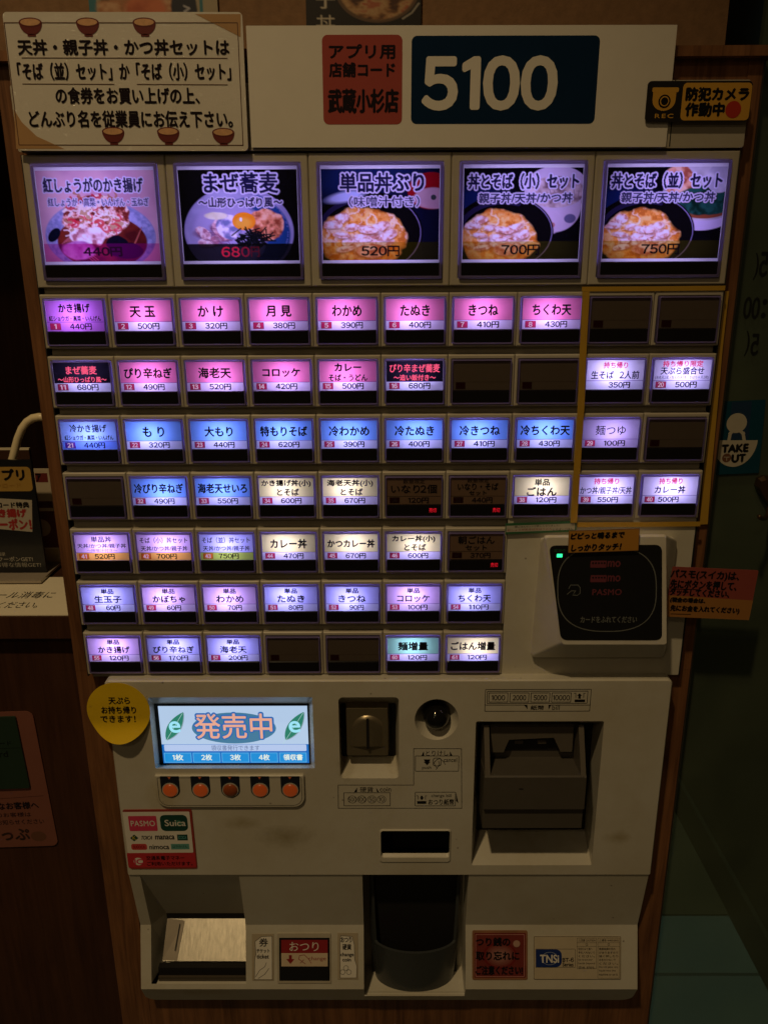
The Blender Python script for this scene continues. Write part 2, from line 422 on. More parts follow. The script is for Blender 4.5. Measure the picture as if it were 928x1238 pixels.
class Art:
    def deepen(s, g=1.3): s.c = np.clip(s.c, 0, 1) ** g * 1.06
    def __init__(s, nu, nv, bg):
        s.nu, s.nv = nu, nv; s.c = np.zeros((nv, nu, 3)) + np.array(bg)
        s.u = (np.arange(nu) + .5)[None] / nu + np.zeros((nv, 1)); s.v = (np.arange(nv) + .5)[:, None] / nv + np.zeros((1, nu))
        s.seed = 1
    def put(s, mask, col):
        mask = np.clip(mask, 0, 1)[..., None]; s.c = s.c * (1 - mask) + np.array(col) * mask
    def em(s, cx, cy, rx, ry, soft=0.04, rough=0.0, f=5, rot=0.0):
        du, dv = s.u - cx, s.v - cy
        if rot: c, n = math.cos(rot), math.sin(rot); du, dv = du * c + dv * n, -du * n + dv * c
        d = np.sqrt((du / rx) ** 2 + (dv / ry) ** 2)
        if rough: s.seed += 9; d = d + (fbm(s.nv, s.nu, f, s.seed) - .5) * rough
        return np.clip((1 - d) / soft + .5, 0, 1)
    def disc(s, cx, cy, rx, ry, col, **k): s.put(s.em(cx, cy, rx, ry, **k), col)
    def tex(s, mask, cols, f=9, octv=3, sharp=2.2):
        s.seed += 17; n = fbm(s.nv, s.nu, f, s.seed, octv); n = np.clip((n - .5) * sharp + .5, 0, .9999) * (len(cols) - 1)
        i = n.astype(int); t = (n - i)[..., None]; C = np.array(cols)
        c = C[i] * (1 - t) + C[np.minimum(i + 1, len(cols) - 1)] * t
        m = np.clip(mask, 0, 1)[..., None]; s.c = s.c * (1 - m) + c * m
    def curve(s, pts, wd, col, alpha=1.0):
        d = np.full((s.nv, s.nu), 9.0); asp = s.nv / s.nu
        for (a, b), (c, e) in zip(pts[:-1], pts[1:]):
            px, py = s.u - a, (s.v - b) * asp; qx, qy = c - a, (e - b) * asp
            t = np.clip((px * qx + py * qy) / (qx * qx + qy * qy + 1e-9), 0, 1)
            d = np.minimum(d, np.hypot(px - t * qx, py - t * qy))
        s.put(np.clip((wd - d) / 0.004 + .5, 0, 1) * alpha, col)
    def tmask(s, t, x0, y0, x1, y1):
        co, fs, _ = glyphs(t); P = np.stack([(x0 + co[:, 0] * (x1 - x0)) * s.nu, (y1 - co[:, 1] * (y1 - y0)) * s.nv], 1)
        m = np.zeros((s.nv, s.nu))
        for f in fs:
            a = P[f[0]]
            for k in range(1, len(f) - 1):
                b, c = P[f[k]], P[f[k + 1]]
                lo = np.floor(np.minimum(np.minimum(a, b), c) - .5).astype(int); hi = np.ceil(np.maximum(np.maximum(a, b), c) + .5).astype(int)
                lo = np.maximum(lo, 0); hi = np.minimum(hi, (s.nu, s.nv))
                if (hi <= lo).any(): continue
                X, Y = np.meshgrid(np.arange(lo[0], hi[0]) + .5, np.arange(lo[1], hi[1]) + .5)
                ar = (b[0] - a[0]) * (c[1] - a[1]) - (b[1] - a[1]) * (c[0] - a[0])
                if abs(ar) < 1e-9: continue
                w0 = ((b[0] - X) * (c[1] - Y) - (b[1] - Y) * (c[0] - X)) / ar; w1 = ((c[0] - X) * (a[1] - Y) - (c[1] - Y) * (a[0] - X)) / ar
                q = (w0 >= -.02) & (w1 >= -.02) & (w0 + w1 <= 1.02)
                m[lo[1]:hi[1], lo[0]:hi[0]][q] = 1
        return m
    def grow(s, m, r):
        o = m.copy(); k = int(math.ceil(r))
        for dy in range(-k, k + 1):
            for dx in range(-k, k + 1):
                q = r + .5 - math.hypot(dx, dy)
                if q > 0 and (dx or dy): o = np.maximum(o, np.roll(np.roll(m, dy, 0), dx, 1) * min(1, q))
        return o
    def write(s, t, x0, y0, x1, y1, col, halo=None, bold=0.6, hr=3.0):
        m = s.tmask(t, x0, y0, x1, y1)
        if halo is not None: s.put(s.grow(m, bold + hr), halo)
        s.put(s.grow(m, bold) if bold else m, col)
    def add(s, b, x0, x1, z0, z1, y, mat, col_attr):
        """as a grid into builder b; returns (first vertex, colours per vertex)"""
        nu, nv = s.nu + 1, s.nv + 1
        st = len(b.v); X = np.linspace(x0, x1, nu); Z = np.linspace(z1, z0, nv)
        V = [(x, y, z) for z in Z for x in X]
        F = [((i + 1) * nu + j, (i + 1) * nu + j + 1, i * nu + j + 1, i * nu + j) for i in range(s.nv) for j in range(s.nu)]
        b.add(V, F, mat)
        pc = np.pad(s.c, ((0, 1), (0, 1), (0, 0)), mode='edge'); pc2 = np.pad(s.c, ((1, 0), (1, 0), (0, 0)), mode='edge')
        return st, (pc + pc2) / 2
def set_cols(o, st, c, name='Print'):
    n = len(o.data.vertices); a = np.ones((n, 4), 'f'); k = c.reshape(-1, 3)
    a[st:st + len(k), :3] = np.clip(k, 0, 1)
    at = o.data.color_attributes.new(name, 'FLOAT_COLOR', 'POINT'); at.data.foreach_set('color', a.ravel())
FILMP = film('printed_picture_film', None, 'Print', 0.92)
def print_mat(name, rough=0.5):
    m, nt, out = newmat(name); b = N(nt, 'ShaderNodeBsdfPrincipled', Roughness=rough)
    a = N(nt, 'ShaderNodeVertexColor', layer_name='Print'); nt.links.new(a.outputs['Color'], b.inputs['Base Color']); nt.links.new(b.outputs[0], out.inputs[0])
    return m
PRINTP = print_mat('printed_poster_paper')

NAVY, HALO = (0.012, 0.010, 0.05), (0.78, 0.72, 0.95)
def donburi(a, cx, cy, s):
    a.disc(cx, cy, .47 * s, .45 * s, (.012, .010, .014), soft=.02)
    th = [R(t) for t in range(-60, 75, 9)]
    a.curve([(cx + .455 * s * math.cos(t), cy + .435 * s * math.sin(t)) for t in th], .0035, (.42, .36, .62), .8)
    a.curve([(cx + .40 * s * math.cos(R(t)), cy + .37 * s * math.sin(R(t))) for t in range(-200, -60, 10)], .02, (.05, .04, .12), .8)
    m = a.em(cx - .03 * s, cy + .06 * s, .36 * s, .335 * s, soft=.07, rough=.25, f=7)
    a.tex(m, [(.72, .26, .05), (.92, .42, .10), (.96, .54, .18), (.98, .66, .30)], 22, 4, 2.6)
    edge = m * (1 - a.em(cx - .03 * s, cy + .05 * s, .31 * s, .285 * s, soft=.25, rough=.3, f=9)); a.put(edge * .45, (.70, .26, .05))
    rg = 1 - np.abs(2 * fbm(a.nv, a.nu, 9, 501 + int(cx * 100), 4) - 1); rg = np.clip((rg - .80) / .18, 0, 1)
    a.put(rg * m * .75 * np.clip((cy + .30 * s - a.v) / (.2 * s), .25, 1), (1, .88, .74))
    for k in range(22):
        q = np.random.RandomState(40 + k); r_, t_ = math.sqrt(q.rand()), q.rand() * 6.28
        x, y = cx - .05 * s + r_ * .27 * s * math.cos(t_), cy - .02 * s + r_ * .22 * s * math.sin(t_)
        rx_, ry_, ro = (.05 + .05 * q.rand()) * s, (.03 + .03 * q.rand()) * s, (q.rand() - .5) * 1.6
        a.put(a.em(x + .006, y + .016 * s, rx_, ry_, soft=.5, rough=.5, f=10, rot=ro) * m * .55, (.42, .15, .08))
        mm = a.em(x, y, rx_, ry_, soft=.25, rough=.6, f=10, rot=ro) * m
        a.tex(mm, [(.72, .36, .30), (.86, .56, .50), (.93, .72, .74), (.97, .86, .90)], 26, 3, 2.8)
        a.put(a.em(x - .01 * s, y - .012 * s, rx_ * .6, ry_ * .45, soft=.7, rough=.7, f=14, rot=ro) * m * .7, (1, .94, 1))
    for k in range(14):
        q = np.random.RandomState(90 + k); x, y, t = cx - .04 * s + (q.rand() - .5) * .5 * s, cy + (q.rand() - .5) * .4 * s, q.rand() * 3.1
        a.curve([(x + .035 * s * math.cos(t + r), y + .03 * s * math.sin(t + r)) for r in np.linspace(-.8, .8, 5)], .003, [(.45, .16, .12), (1, .95, .95), (.62, .24, .08)][k % 3], .5)
    mm = a.em(cx + .04 * s, cy + .19 * s, .13 * s, .075 * s, soft=.2, rough=.5, f=9) * m
    a.put(a.em(cx + .04 * s, cy + .205 * s, .14 * s, .08 * s, soft=.4) * m * .5, (.40, .12, .05)); a.tex(mm, [(.62, .22, .14), (.84, .44, .32), (.95, .66, .58)], 18, 4, 2.6)
    a.put(a.em(cx + .03 * s, cy + .16 * s, .05 * s, .025 * s, soft=.7, rough=.5) * m * .7, (1, .88, .88))
def pic(i):
    a = Art(264, 204, (0.02, 0.02, 0.03))
    if i == 0:
        a.c[:] = (.80, .52, .62); a.tex(np.full((a.nv, a.nu), .5), [(.62, .36, .52), (.92, .66, .72)], 3)
        a.disc(.5, .72, .475, .40, (.42, .42, .66), soft=.02); a.tex(a.em(.5, .72, .47, .39), [(.34, .36, .62), (.52, .52, .78)], 30, 2, 2)
        a.disc(.51, .78, .385, .30, (.20, .035, .03), soft=.03); a.tex(a.em(.51, .78, .385, .30) * .7, [(.12, .02, .03), (.40, .08, .05)], 7)
        for k in range(9): a.curve([(.16 + .30 * t + .02 * k, .80 + .022 * k - .12 * math.sin(t * 3.0 + k * .3)) for t in np.linspace(0, .6, 8)], .005, (.62, .22, .24), .75)
        for k in range(8): a.curve([(.86 - .012 * k, .62 + .03 * k), (.80 - .01 * k, .78 + .02 * k)], .004, (.6, .2, .16), .7)
        a.disc(.10, .70, .045, .085, (.015, .02, .05), rot=.5, soft=.1)
        m = a.em(.48, .50, .30, .245, soft=.05, rough=.32, f=5)
        a.tex(m, [(.30, .06, .05), (.62, .22, .18), (.86, .50, .42), (.97, .74, .72), (1, .90, .86), (.70, .46, .30)], 15, 4, 3.0)
        for k in range(44):
            q = np.random.RandomState(70 + k); x, y, t = .48 + (q.rand() - .5) * .48, .48 + (q.rand() - .5) * .42, q.rand() * 3.1
            cl = ([(.72, .04, .10), (1, .86, .84), (.80, .10, .14), (.60, .30, .18), (1, .92, .9)])[k % 5]
            a.curve([(x + .06 * r * math.cos(t + r), y + .06 * r * math.sin(t + r)) for r in np.linspace(-1, 1, 6)], .006 + .003 * (k % 3), cl, .8)
        a.tex(a.em(.40, .71, .15, .095, soft=.15, rough=.7, f=8), [(.60, .26, .30), (.92, .68, .72), (1, .93, .96)], 14, 3, 2.8)
        a.tex(a.em(.30, .88, .14, .10, soft=.2, rough=.5), [(.50, .12, .42), (.8, .45, .78)], 10)
        a.disc(.64, .80, .09, .09, (.02, .015, .04), rough=.5, soft=.12); a.disc(.70, .88, .15, .08, (.02, .015, .04), rough=.6, soft=.12)
        a.deepen(1.35); b = a.v > .80; a.c[b] = a.c[b] * (.82, .35, .55) + (.07, .0, .05)
        a.write('440円', .34, .84, .67, .94, (.02, .004, .014), bold=1.4)
        a.write('紅しょうがのかき揚げ', .055, .08, .90, .235, NAVY, HALO, 1.4, 2.8)
        a.write('紅しょうが・高菜・いんげん・玉ねぎ', .08, .295, .94, .385, (.03, .02, .12), HALO, .9, 2.0)
    elif i == 1:
        a.c[:] = (.010, .009, .012)
        a.disc(.49, .68, .47, .50, (.46, .42, .66), soft=.02); a.tex(a.em(.49, .68, .46, .49), [(.34, .31, .54), (.56, .52, .76)], 5)
        a.disc(.60, .70, .33, .40, (.03, .10, .30), soft=.06); a.disc(.40, .72, .32, .38, (.50, .44, .68), soft=.15)
        for k in range(60): 
            q = np.random.RandomState(200 + k); t = R(-70 + q.rand() * 90); a.disc(.49 + .42 * math.cos(t), .68 + .44 * math.sin(t), .006, .008, (.18, .22, .5), soft=.5)
        for k in range(12):
            q = np.random.RandomState(400 + k); x, y = .27 + (q.rand() - .5) * .22, .68 + (q.rand() - .5) * .30
            a.put(a.em(x + .008, y + .018, .075, .045, soft=.5, rough=.5, f=9) * .6, (.28, .10, .18)); a.tex(a.em(x, y, .07, .045, soft=.2, rough=.6, f=9, rot=q.rand() * 2), [(.58, .26, .34), (.84, .56, .60), (.97, .82, .86)], 20, 3, 2.8)
        for k in range(10):
            q = np.random.RandomState(430 + k); x, y = .25 + (q.rand() - .5) * .2, .72 + (q.rand() - .5) * .2
            a.curve([(x, y), (x + .05, y + .02 * (q.rand() - .3)), (x + .09, y + .06)], .003, (.32, .10, .22), .7)
        a.tex(a.em(.40, .62, .12, .13, soft=.1, rough=.5), [(.26, .28, .50), (.56, .50, .74), (.95, .88, .98)], 14, 3, 2.8)
        a.tex(a.em(.30, .50, .10, .05, soft=.2, rough=.6), [(.80, .74, .5), (.95, .9, .75)], 9)
        m = a.em(.73, .60, .14, .18, soft=.08, rough=.45, f=8); a.tex(m, [(.40, .10, .05), (.85, .36, .20), (.98, .60, .42)], 14, 3, 2.8)
        a.disc(.535, .56, .10, .10, (.95, .36, .03), soft=.05, rough=.05); a.disc(.53, .58, .07, .06, (.99, .50, .08), soft=.6); a.disc(.51, .54, .012, .022, (1, .95, .85), soft=.4)
        for k in range(70):
            q = np.random.RandomState(300 + k); x, y, t = .62 + q.randn() * .07, .76 + q.randn() * .05, q.rand() * 3.1
            a.curve([(x - .06 * math.cos(t), y - .05 * math.sin(t)), (x + .06 * math.cos(t), y + .05 * math.sin(t))], .006, (.012, .014, .02), .95)
        a.deepen(1.25); b = a.v > .81; a.c[b] = a.c[b] * .03 + .003
        for k, ch in enumerate('680円'): a.write(ch, .33 + .085 * k, .845, .33 + .085 * k + .07, .955, [(.75, .02, .05), (.7, .02, .05), (.30, .012, .03), (.10, .006, .012)][k], bold=.7)
        a.write('まぜ蕎麦', .215, .035, .835, .25, NAVY, HALO, 1.7, 3.4)
        a.write('〜山形ひっぱり風〜', .16, .30, .87, .405, (.015, .012, .06), HALO, 1.3, 2.4)
    elif i == 2:
        a.c[:] = (.012, .014, .05); a.disc(.2, .05, .6, .25, (.02, .04, .14), soft=.8)
        donburi(a, .38, .70, 1.02); a.disc(.20, .30, .16, .055, (.62, .66, .95), rot=-.25, soft=.6)
        a.disc(.93, .24, .20, .20, (.42, .012, .03), soft=.05); a.disc(.95, .32, .17, .115, (.66, .42, .48), soft=.08, rough=.06); a.tex(a.em(.95, .32, .15, .10) * .6, [(.62, .42, .5), (.75, .55, .6)], 5); a.disc(.95, .31, .025, .03, (.10, .12, .12), rough=.5)
        a.deepen(); b = a.v > .80; a.c[b] = a.c[b] * (.72, .60, .25) + (.015, .013, .0)
        a.write('520円', .335, .845, .66, .955, (.010, .005, .005), bold=1.4)
        a.write('単品丼ぶり', .16, .05, .865, .245, NAVY, HALO, 1.9, 3.0)
        a.write('（味噌汁付き）', .235, .295, .83, .41, (.015, .012, .07), HALO, 1.0, 2.4)
    else:
        a.c[:] = (.010, .009, .016); a.disc(.1, .35, .3, .14, (.02, .04, .16), soft=.8)
        if i == 3:
            a.disc(.78, .42, .22, .28, (.72, .60, .74), soft=.03); a.disc(.70, .60, .14, .14, (.70, .58, .72), soft=.1); a.disc(.78, .22, .27, .24, (.70, .60, .74), soft=.03)
            a.tex(a.em(.78, .26, .24, .17, soft=.06), [(.30, .20, .22), (.62, .48, .48), (.80, .68, .72)], 12, 3, 2.6)
            for k in range(9): a.curve([(.72 + .035 * k + .01 * math.sin(k), .22 + .03 * (k % 3)), (.76 + .03 * k, .36)], .005, (.40, .30, .34), .7)
            a.disc(.91, .55, .05, .05, (.22, .20, .34), rot=-.6, soft=.2); a.disc(.76, .62, .025, .03, (.6, .28, .28), soft=.3)
        else:
            a.disc(.82, .36, .36, .33, (.72, .62, .82), soft=.02); a.tex(a.em(.84, .26, .36, .32), [(.45, .42, .46), (.75, .70, .78)], 6)
            a.tex(a.em(.60, .14, .14, .17, soft=.08, rough=.3), [(.50, .16, .10), (.85, .46, .30), (.95, .66, .52)], 13, 3, 2.8)
            a.disc(.84, .40, .26, .16, (.36, .12, .06), soft=.06); a.tex(a.em(.84, .37, .24, .16, soft=.08, rough=.5), [(.006, .03, .02), (.02, .08, .06), (.04, .16, .13)], 12, 3, 2.6)
            a.tex(a.em(.95, .12, .12, .16), [(.60, .56, .68), (.82, .78, .86)], 10)
        donburi(a, .34, .71, .93)
        a.deepen(); b = a.v > .80; a.c[b] = a.c[b] * (.66, .58, .22) + (.018, .016, .002)
        a.write('700円' if i == 3 else '750円', .34, .84, .66, .95, (.008, .005, .005), bold=1.4)
        a.write('丼とそば（小）セット' if i == 3 else '丼とそば（並）セット', .04, .06, .965, .225, NAVY, HALO, 1.7, 2.8)
        a.write('親子丼/天丼/かつ丼', .13, .27, .92, .375, (.015, .012, .07), HALO, 1.3, 2.4)
    return a

# ================================================================== THE PLACE
ZF = 0.0
# floor behind the glass, wall behind the cabinet
b = MB(); b.rect(0, 1, 0, 1, 0, BLACKM)
def sheet(name, P, mat, kind='structure'):
    b = MB(); b.add(P, [tuple(range(len(P)))], mat); o = b.build(name); o['kind'] = kind; return o
def tile_mat():
    m, nt, out = newmat('floor_tile'); bs = N(nt, 'ShaderNodeBsdfPrincipled', Roughness=0.4)
    geo = N(nt, 'ShaderNodeNewGeometry'); br = N(nt, 'ShaderNodeTexBrick', Scale=1.0)
    mp = N(nt, 'ShaderNodeMapping'); mp.inputs['Location'].default_value = (0.1, -AZ(870, 1178, 0)[1], 0)
    nt.links.new(geo.outputs['Position'], mp.inputs['Vector']); nt.links.new(mp.outputs[0], br.inputs['Vector'])
    br.offset = 0; br.inputs['Brick Width'].default_value = 0.6; br.inputs['Row Height'].default_value = 0.6; br.inputs['Mortar Size'].default_value = 0.004
    br.inputs['Color1'].default_value = (.30, .33, .31, 1); br.inputs['Color2'].default_value = (.27, .31, .29, 1); br.inputs['Mortar'].default_value = (.10, .11, .10, 1)
    nt.links.new(br.outputs['Color'], bs.inputs['Base Color']); nt.links.new(bs.outputs[0], out.inputs[0]); return m
sheet('floor', [(-3, -3, 0), (4, -3, 0), (4, 4, 0), (-3, 4, 0)], tile_mat())
sheet('threshold', [(0.3, AZ(860, 1107, 0)[1], 0.004), (0.82, AZ(860, 1107, 0)[1], 0.004), (0.82, 2.6, 0.004), (0.3, 2.6, 0.004)], plain('brown_mat', (.17, .12, .065), .8))
WALLM = plain('brown_wallpaper', (0.24, 0.135, 0.065), 0.8, var=0.35, scale=120, bump=0.6)
YW = 0.06
xr, _ = A(878, 30, YW)
b = MB(); b.box(-1.6, xr, YW, YW + 0.08, 1.45 + 0.155, 2.8, WALLM); o = b.build('wall'); o['kind'] = 'structure'
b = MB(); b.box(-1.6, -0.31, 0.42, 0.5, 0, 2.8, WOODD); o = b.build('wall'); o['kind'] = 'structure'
b = MB(); b.box(0.8, 0.88, 0.1, 3.2, 0.0, 2.8, plain('dark_green_wall', (.03, .035, .028), .6)); b.box(0.79, 0.8, 0.1, 3.2, 0.0, 0.10, plain('dark_skirting', (.05, .04, .025), .5)); o = b.build('wall'); o['kind'] = 'structure'
b = MB(); b.box(-1.6, 0.8, 2.9, 3.0, 0.0, 2.8, plain('far_dark_wall', (.05, .045, .035), .7)); o = b.build('wall'); o['kind'] = 'structure'

# ---- wooden cabinet round the machine
XL, XR = A(30, 350, 0.012)[0], A(889.5, 350, 0.012)[0]
ZT = A(400, 74, 0.012)[1]
MX0, MX1 = -0.2765, 0.2765
LX0, LX1 = A(155, 1050, 0.0)[0], A(785, 1050, 0.0)[0]
ZMID = A(400, 818, 0.0)[1]; ZLB = A(400, 1216, 0)[1]
cab = empty('wooden_cabinet', (0, 0.012, 0)); tag(cab, 'brown wooden cabinet built round the ticket machine', 'cabinet')
b = MB()
b.box(XL, MX0, 0.012, 0.035, ZMID, ZT, WOODF); b.box(MX1, XR, 0.012, 0.035, ZMID, ZT, WOODF)
b.box(XL, LX0, 0.0122, 0.0351, 0, ZMID - .0002, WOODF); b.box(LX1, XR, 0.0122, 0.0351, 0, ZMID - .0002, WOODF)
b.build('front_frame', cab)
b = MB(); b.box(LX0 + .0002, LX1 - .0002, 0.0124, 0.0352, 0, ZLB + 0.004, WOODF); b.build('bottom_panel', cab)
b = MB(); b.box(MX0 + .0002, MX1 - .0002, 0.0126, 0.035, A(400, 190, 0)[1], ZT - .0002, WOODF); b.build('top_rail', cab)
b = MB(); b.box(XL - .004, XR + .006, 0.004, 0.06, ZT, ZT + 0.007, WOODF); b.build('top_ledge', cab)
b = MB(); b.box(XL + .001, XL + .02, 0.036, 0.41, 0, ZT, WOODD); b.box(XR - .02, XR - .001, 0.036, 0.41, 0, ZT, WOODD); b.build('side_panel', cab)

# ---- ticket machine
VM = empty('ticket_vending_machine', (0, 0, ZLB)); tag(VM, 'ivory meal ticket vending machine with rows of backlit buttons', 'vending machine')
PWc = 0.054661
TOPS = [CAM_H + t for t in (0.0806, -0.0221, -0.0711, -0.1200, -0.1694, -0.2200, -0.2694, -0.3194)]
HR = 0.0428
H0 = 0.0978
NCOL = [5, 10, 10, 10, 10, 7, 7, 7]
XS = -5 * PWc

# housing: recessed strips between the rows, header, card reader panel
b = MB()
edges = [(TOPS[0], TOPS[0] - H0)] + [(t, t - HR) for t in TOPS[1:]]
for k in range(7):
    x1 = -XS - .002 if k < 4 else XS + 7 * PWc - .0005
    b.box(XS + .003, x1, 0.005, 0.035, edges[k + 1][0] + .0002, edges[k][1] - .0002, GAP)
b.box(XS + .003, XS + 7 * PWc, 0.005, 0.035, ZMID - 0.002, edges[7][1] - .0002, GAP)
b.box(XS - .001, XS, 0.002, 0.035, ZMID, TOPS[0], BLACKM); b.box(-XS, -XS + .001, 0.002, 0.035, ZMID, TOPS[0], BLACKM)
b.box(XS - .012, -XS + .012, 0.036, 0.05, ZLB, ZT - .001, BLACKM)
b.build('housing', VM)
hz0, hz1 = A(400, 180, 0)[1], A(400, 100, 0)[1]
b = MB(); P = rrect(XS - .001, -XS + .001, hz0 - .001, hz1, .002); b.slab(P, -.001, .012, FRAME)
b.rect(A(809, 160, 0)[0], A(809, 160, 0)[0] + .0008, hz0, hz1, -.0012, BLACKM); b.build('header_panel', VM)

# --- buttons
def button_frame(wd, ht, cap):
    """frame plus white lined lamp well, centred; cap = x0,x1,z0,z1 of the opening"""
    b = MB(); x, z = wd / 2 - .00022, ht / 2 - .0001
    o0 = rrect(-x, x, -z, z, .0006, 3); o1 = rrect(-x + .0009, x - .0009, -z + .0009, z - .0009, .0005, 3)
    i1 = rrect(cap[0] - .0007, cap[1] + .0007, cap[2] - .0007, cap[3] + .0007, .0012, 3); i0 = rrect(*cap, .0011, 3)
    b.loft([(o0, .020), (o0, .0008), (o1, 0.0), (i1, 0.0), (i0, .0009), (i0, .0035)], FRAME)
    b.loft([(i0, .0035), (i0, .019)], CAVW, cap1=True)
    return b
def cap_rim(cap, t=.0011):
    b = MB(); g = .00015
    o = rrect(cap[0] + g, cap[1] - g, cap[2] + g, cap[3] - g, .0011, 3); i = rrect(cap[0] + t, cap[1] - t, cap[2] + t, cap[3] - t, .0007, 3)
    b.loft([(o, .0033), (o, -.0022), (rrect(cap[0] + g + .0004, cap[1] - g - .0004, cap[2] + g + .0004, cap[3] - g - .0004, .0009, 3), -.0027), (i, -.0026), (i, .0016)], RIMV)
    return b
FW, FH = PWc, HR
CAPS = (-FW / 2 + FW * .052, FW / 2 - FW * .048, -FH / 2 + FH * .055, FH / 2 - FH * .085)
ZSPL = FH / 2 - FH * .672                       # film above, smoked strip below
FR_S = button_frame(FW, FH, CAPS).mesh('button_frame'); RIM_S = cap_rim(CAPS).mesh('clear_cap')
def strip_mesh(cap, zs):
    b = MB(); x0, x1 = cap[0] + .0012, cap[1] - .0012
    P = rrect(x0, x1, cap[2] + .0013, zs - .0002, .0009, 3); Q = rrect(x0 + .0006, x1 - .0006, cap[2] + .0019, zs - .0008, .0007, 3)
    b.loft([(P, .0030), (P, -.0012), (Q, -.0019)], STRIPB, cap1=True); return b.mesh('smoked_strip')
ST_S = strip_mesh(CAPS, ZSPL)
def led_mesh(x, z0, z1, y, mat, nm):
    b = MB(); b.rect(-x, x, z0, z1, y, mat); return b.mesh(nm)
def led_mat(k, tint, st):
    return glow('led_' + k, tint, st)
LEDC = {'v': (0.54, 0.46, 1.0), 'p': (0.60, 0.42, 1.0), 'b': (0.45, 0.42, 1.0)}
LED_S = 37.0
LEDM = {k: led_mesh(.0080, .0035, .0080, .0125, led_mat(k, c, LED_S), 'led') for k, c in LEDC.items()}
FILM = {'pink': film('pink_film', (.92, .27, .42)), 'mag': film('magenta_film', (.66, .24, .75)), 'white': film('white_film', (.95, .93, .95)), 'price': film('price_film', (.90, .90, .95)),
        'blue': film('blue_film', (.27, .56, .98)), 'bluef': film('blue_film_deep', (.22, .40, .95)), 'bluew': film('pale_blue_film', (.42, .66, .98)), 'cream': film('cream_film', (.98, .94, .33)), 'green': film('green_film', (.34, .80, .42)),
        'black': film('black_film', (.012, .010, .016)), 'red': film('red_film', (.55, .03, .10)), 'redoff': film('red_film_dim', (.16, .02, .02)), 'purp': film('purple_box_film', (.16, .03, .34)),
        'grey': film('grey_paper_film', (.50, .42, .52)), 'greyb': film('grey_paper_film_border', (.9, .9, .95)), 'orange': film('orange_film', (.98, .62, .10)), 'lime': film('lime_film', (.62, .78, .10)), 'off': film('blank_film', (.17, .13, .10), trans=.55),
        'ored': film('orange_box_film', (.85, .20, .02)), 'lav': film('lavender_film', (.86, .74, .92)), 'lavb': film('pale_lavender_film', (.72, .72, .98)), 'sold': film('dim_label_film', (.24, .15, .10), trans=.45)}
TXRED = glow('backlit_red_ink', (.80, .03, .16), .75); TXPINK = glow('backlit_pink_ink', (.95, .10, .22), .95); TXNUM = glow('backlit_pale_number', (.80, .55, .80), .62)
TXDIM = plain('dim_number_ink', (.02, .006, .006), .6); REDLED = glow('sold_out_led', (1.0, .012, .03), .75); TXNAVY = plain('navy_ink', (.008, .010, .04), .6, spec=.2)

FX0, FX1, FZ0, FZ1 = CAPS[0] + .0014, CAPS[1] - .0014, ZSPL, CAPS[3] - .0013
def fx(u): return FX0 + (FX1 - FX0) * u
def fz(v): return FZ1 - (FZ1 - FZ0) * v
def small_film(num, lines, price, top, low='price', box='red', ink=INK, boldk=1.0, numtext=None, priceshift=0.0):
    b = MB(); y = -.0010; vs = .70
    if top == 'off':
        b.rect(fx(-.005), fx(1.005), fz(1), fz(-.008), y, FILM['off'])
        b.rect(fx(.05), fx(.22), fz(.96), fz(.735), y - .00015, FILM['redoff']); b.frame(fx(.05), fx(.22), fz(.96), fz(.735), .00022, y - .0003, TXDIM)
        b.rect(fx(0), fx(1), fz(.725), fz(.72), y - .00015, TXDIM)
        return b
    sold = top == 'sold'
    T, L, B = FILM[top], FILM['sold' if sold else low], FILM['redoff' if sold else box]
    W_ = FILM['sold'] if sold else FILM['white']
    b.rect(fx(-.005), fx(0), fz(1.0), fz(-.008), y, W_); b.rect(fx(1), fx(1.005), fz(1.0), fz(-.008), y, W_); b.rect(fx(0), fx(1), fz(0), fz(-.008), y, W_)
    b.rect(fx(0), fx(1), fz(vs), fz(0), y, T)
    if num:
        q0, q1 = .05, .235
        b.rect(fx(q0), fx(q1), fz(.955), fz(vs + .035), y, B)
        b.rect(fx(0), fx(q0), fz(1.0), fz(vs), y, L); b.rect(fx(q1), fx(1), fz(1.0), fz(vs), y, L)
        b.rect(fx(q0), fx(q1), fz(1.0), fz(.955), y, L); b.rect(fx(q0), fx(q1), fz(vs + .035), fz(vs), y, L)
        b.text(str(num), fx((q0 + q1) / 2), fz(.845), .0018 * (1.25 if num == 1 else 2.2) * (1.15 if num > 9 else .72), .0036, y - .0003, TXDIM if sold else TXNUM, bold=.00016)
        b.frame(fx(q0), fx(q1), fz(.955), fz(vs + .035), .0002, y - .00015, INK)
    else: b.rect(fx(0), fx(1), fz(1.0), fz(vs), y, L)
    b.rect(fx(0), fx(1), fz(vs + .007), fz(vs - .007), y - .0001, INK if sold else FILM['purp'])
    for (t, u, v, wd, ht, col, bd) in lines:
        b.text(t, fx(u), fz(v), (FX1 - FX0) * wd, (FZ1 - FZ0) * ht, y - .0003, {'k': ink, 'r': TXRED, 'p': TXPINK, 'n': TXNAVY}[col], bold=bd * boldk)
    p = str(price) + '円'; wd = {2: .27, 3: .375}[len(str(price))]
    b.text(p, fx(.585 + priceshift), fz(.848), (FX1 - FX0) * wd, (FZ1 - FZ0) * .20, y - .0003, DINK, bold=.00018)
    return b
BD = .00031
def T1(t, col='k', wd=None, v=.37, ht=.35):
    n = len(t.replace(' ', '')); w_ = wd or {2: .43, 3: .50, 4: .66, 5: .84, 6: .90}[n]
    return [(t, .5, v, w_, ht, col, BD)]
def TK(t, col='k'):                                # 単品 over a name
    n = len(t); return [('単品', .5, .17, .24, .20, col, BD * .6), (t, .5, .49, {3: .52, 4: .62, 5: .80}[n], .28, col, BD * .8)]
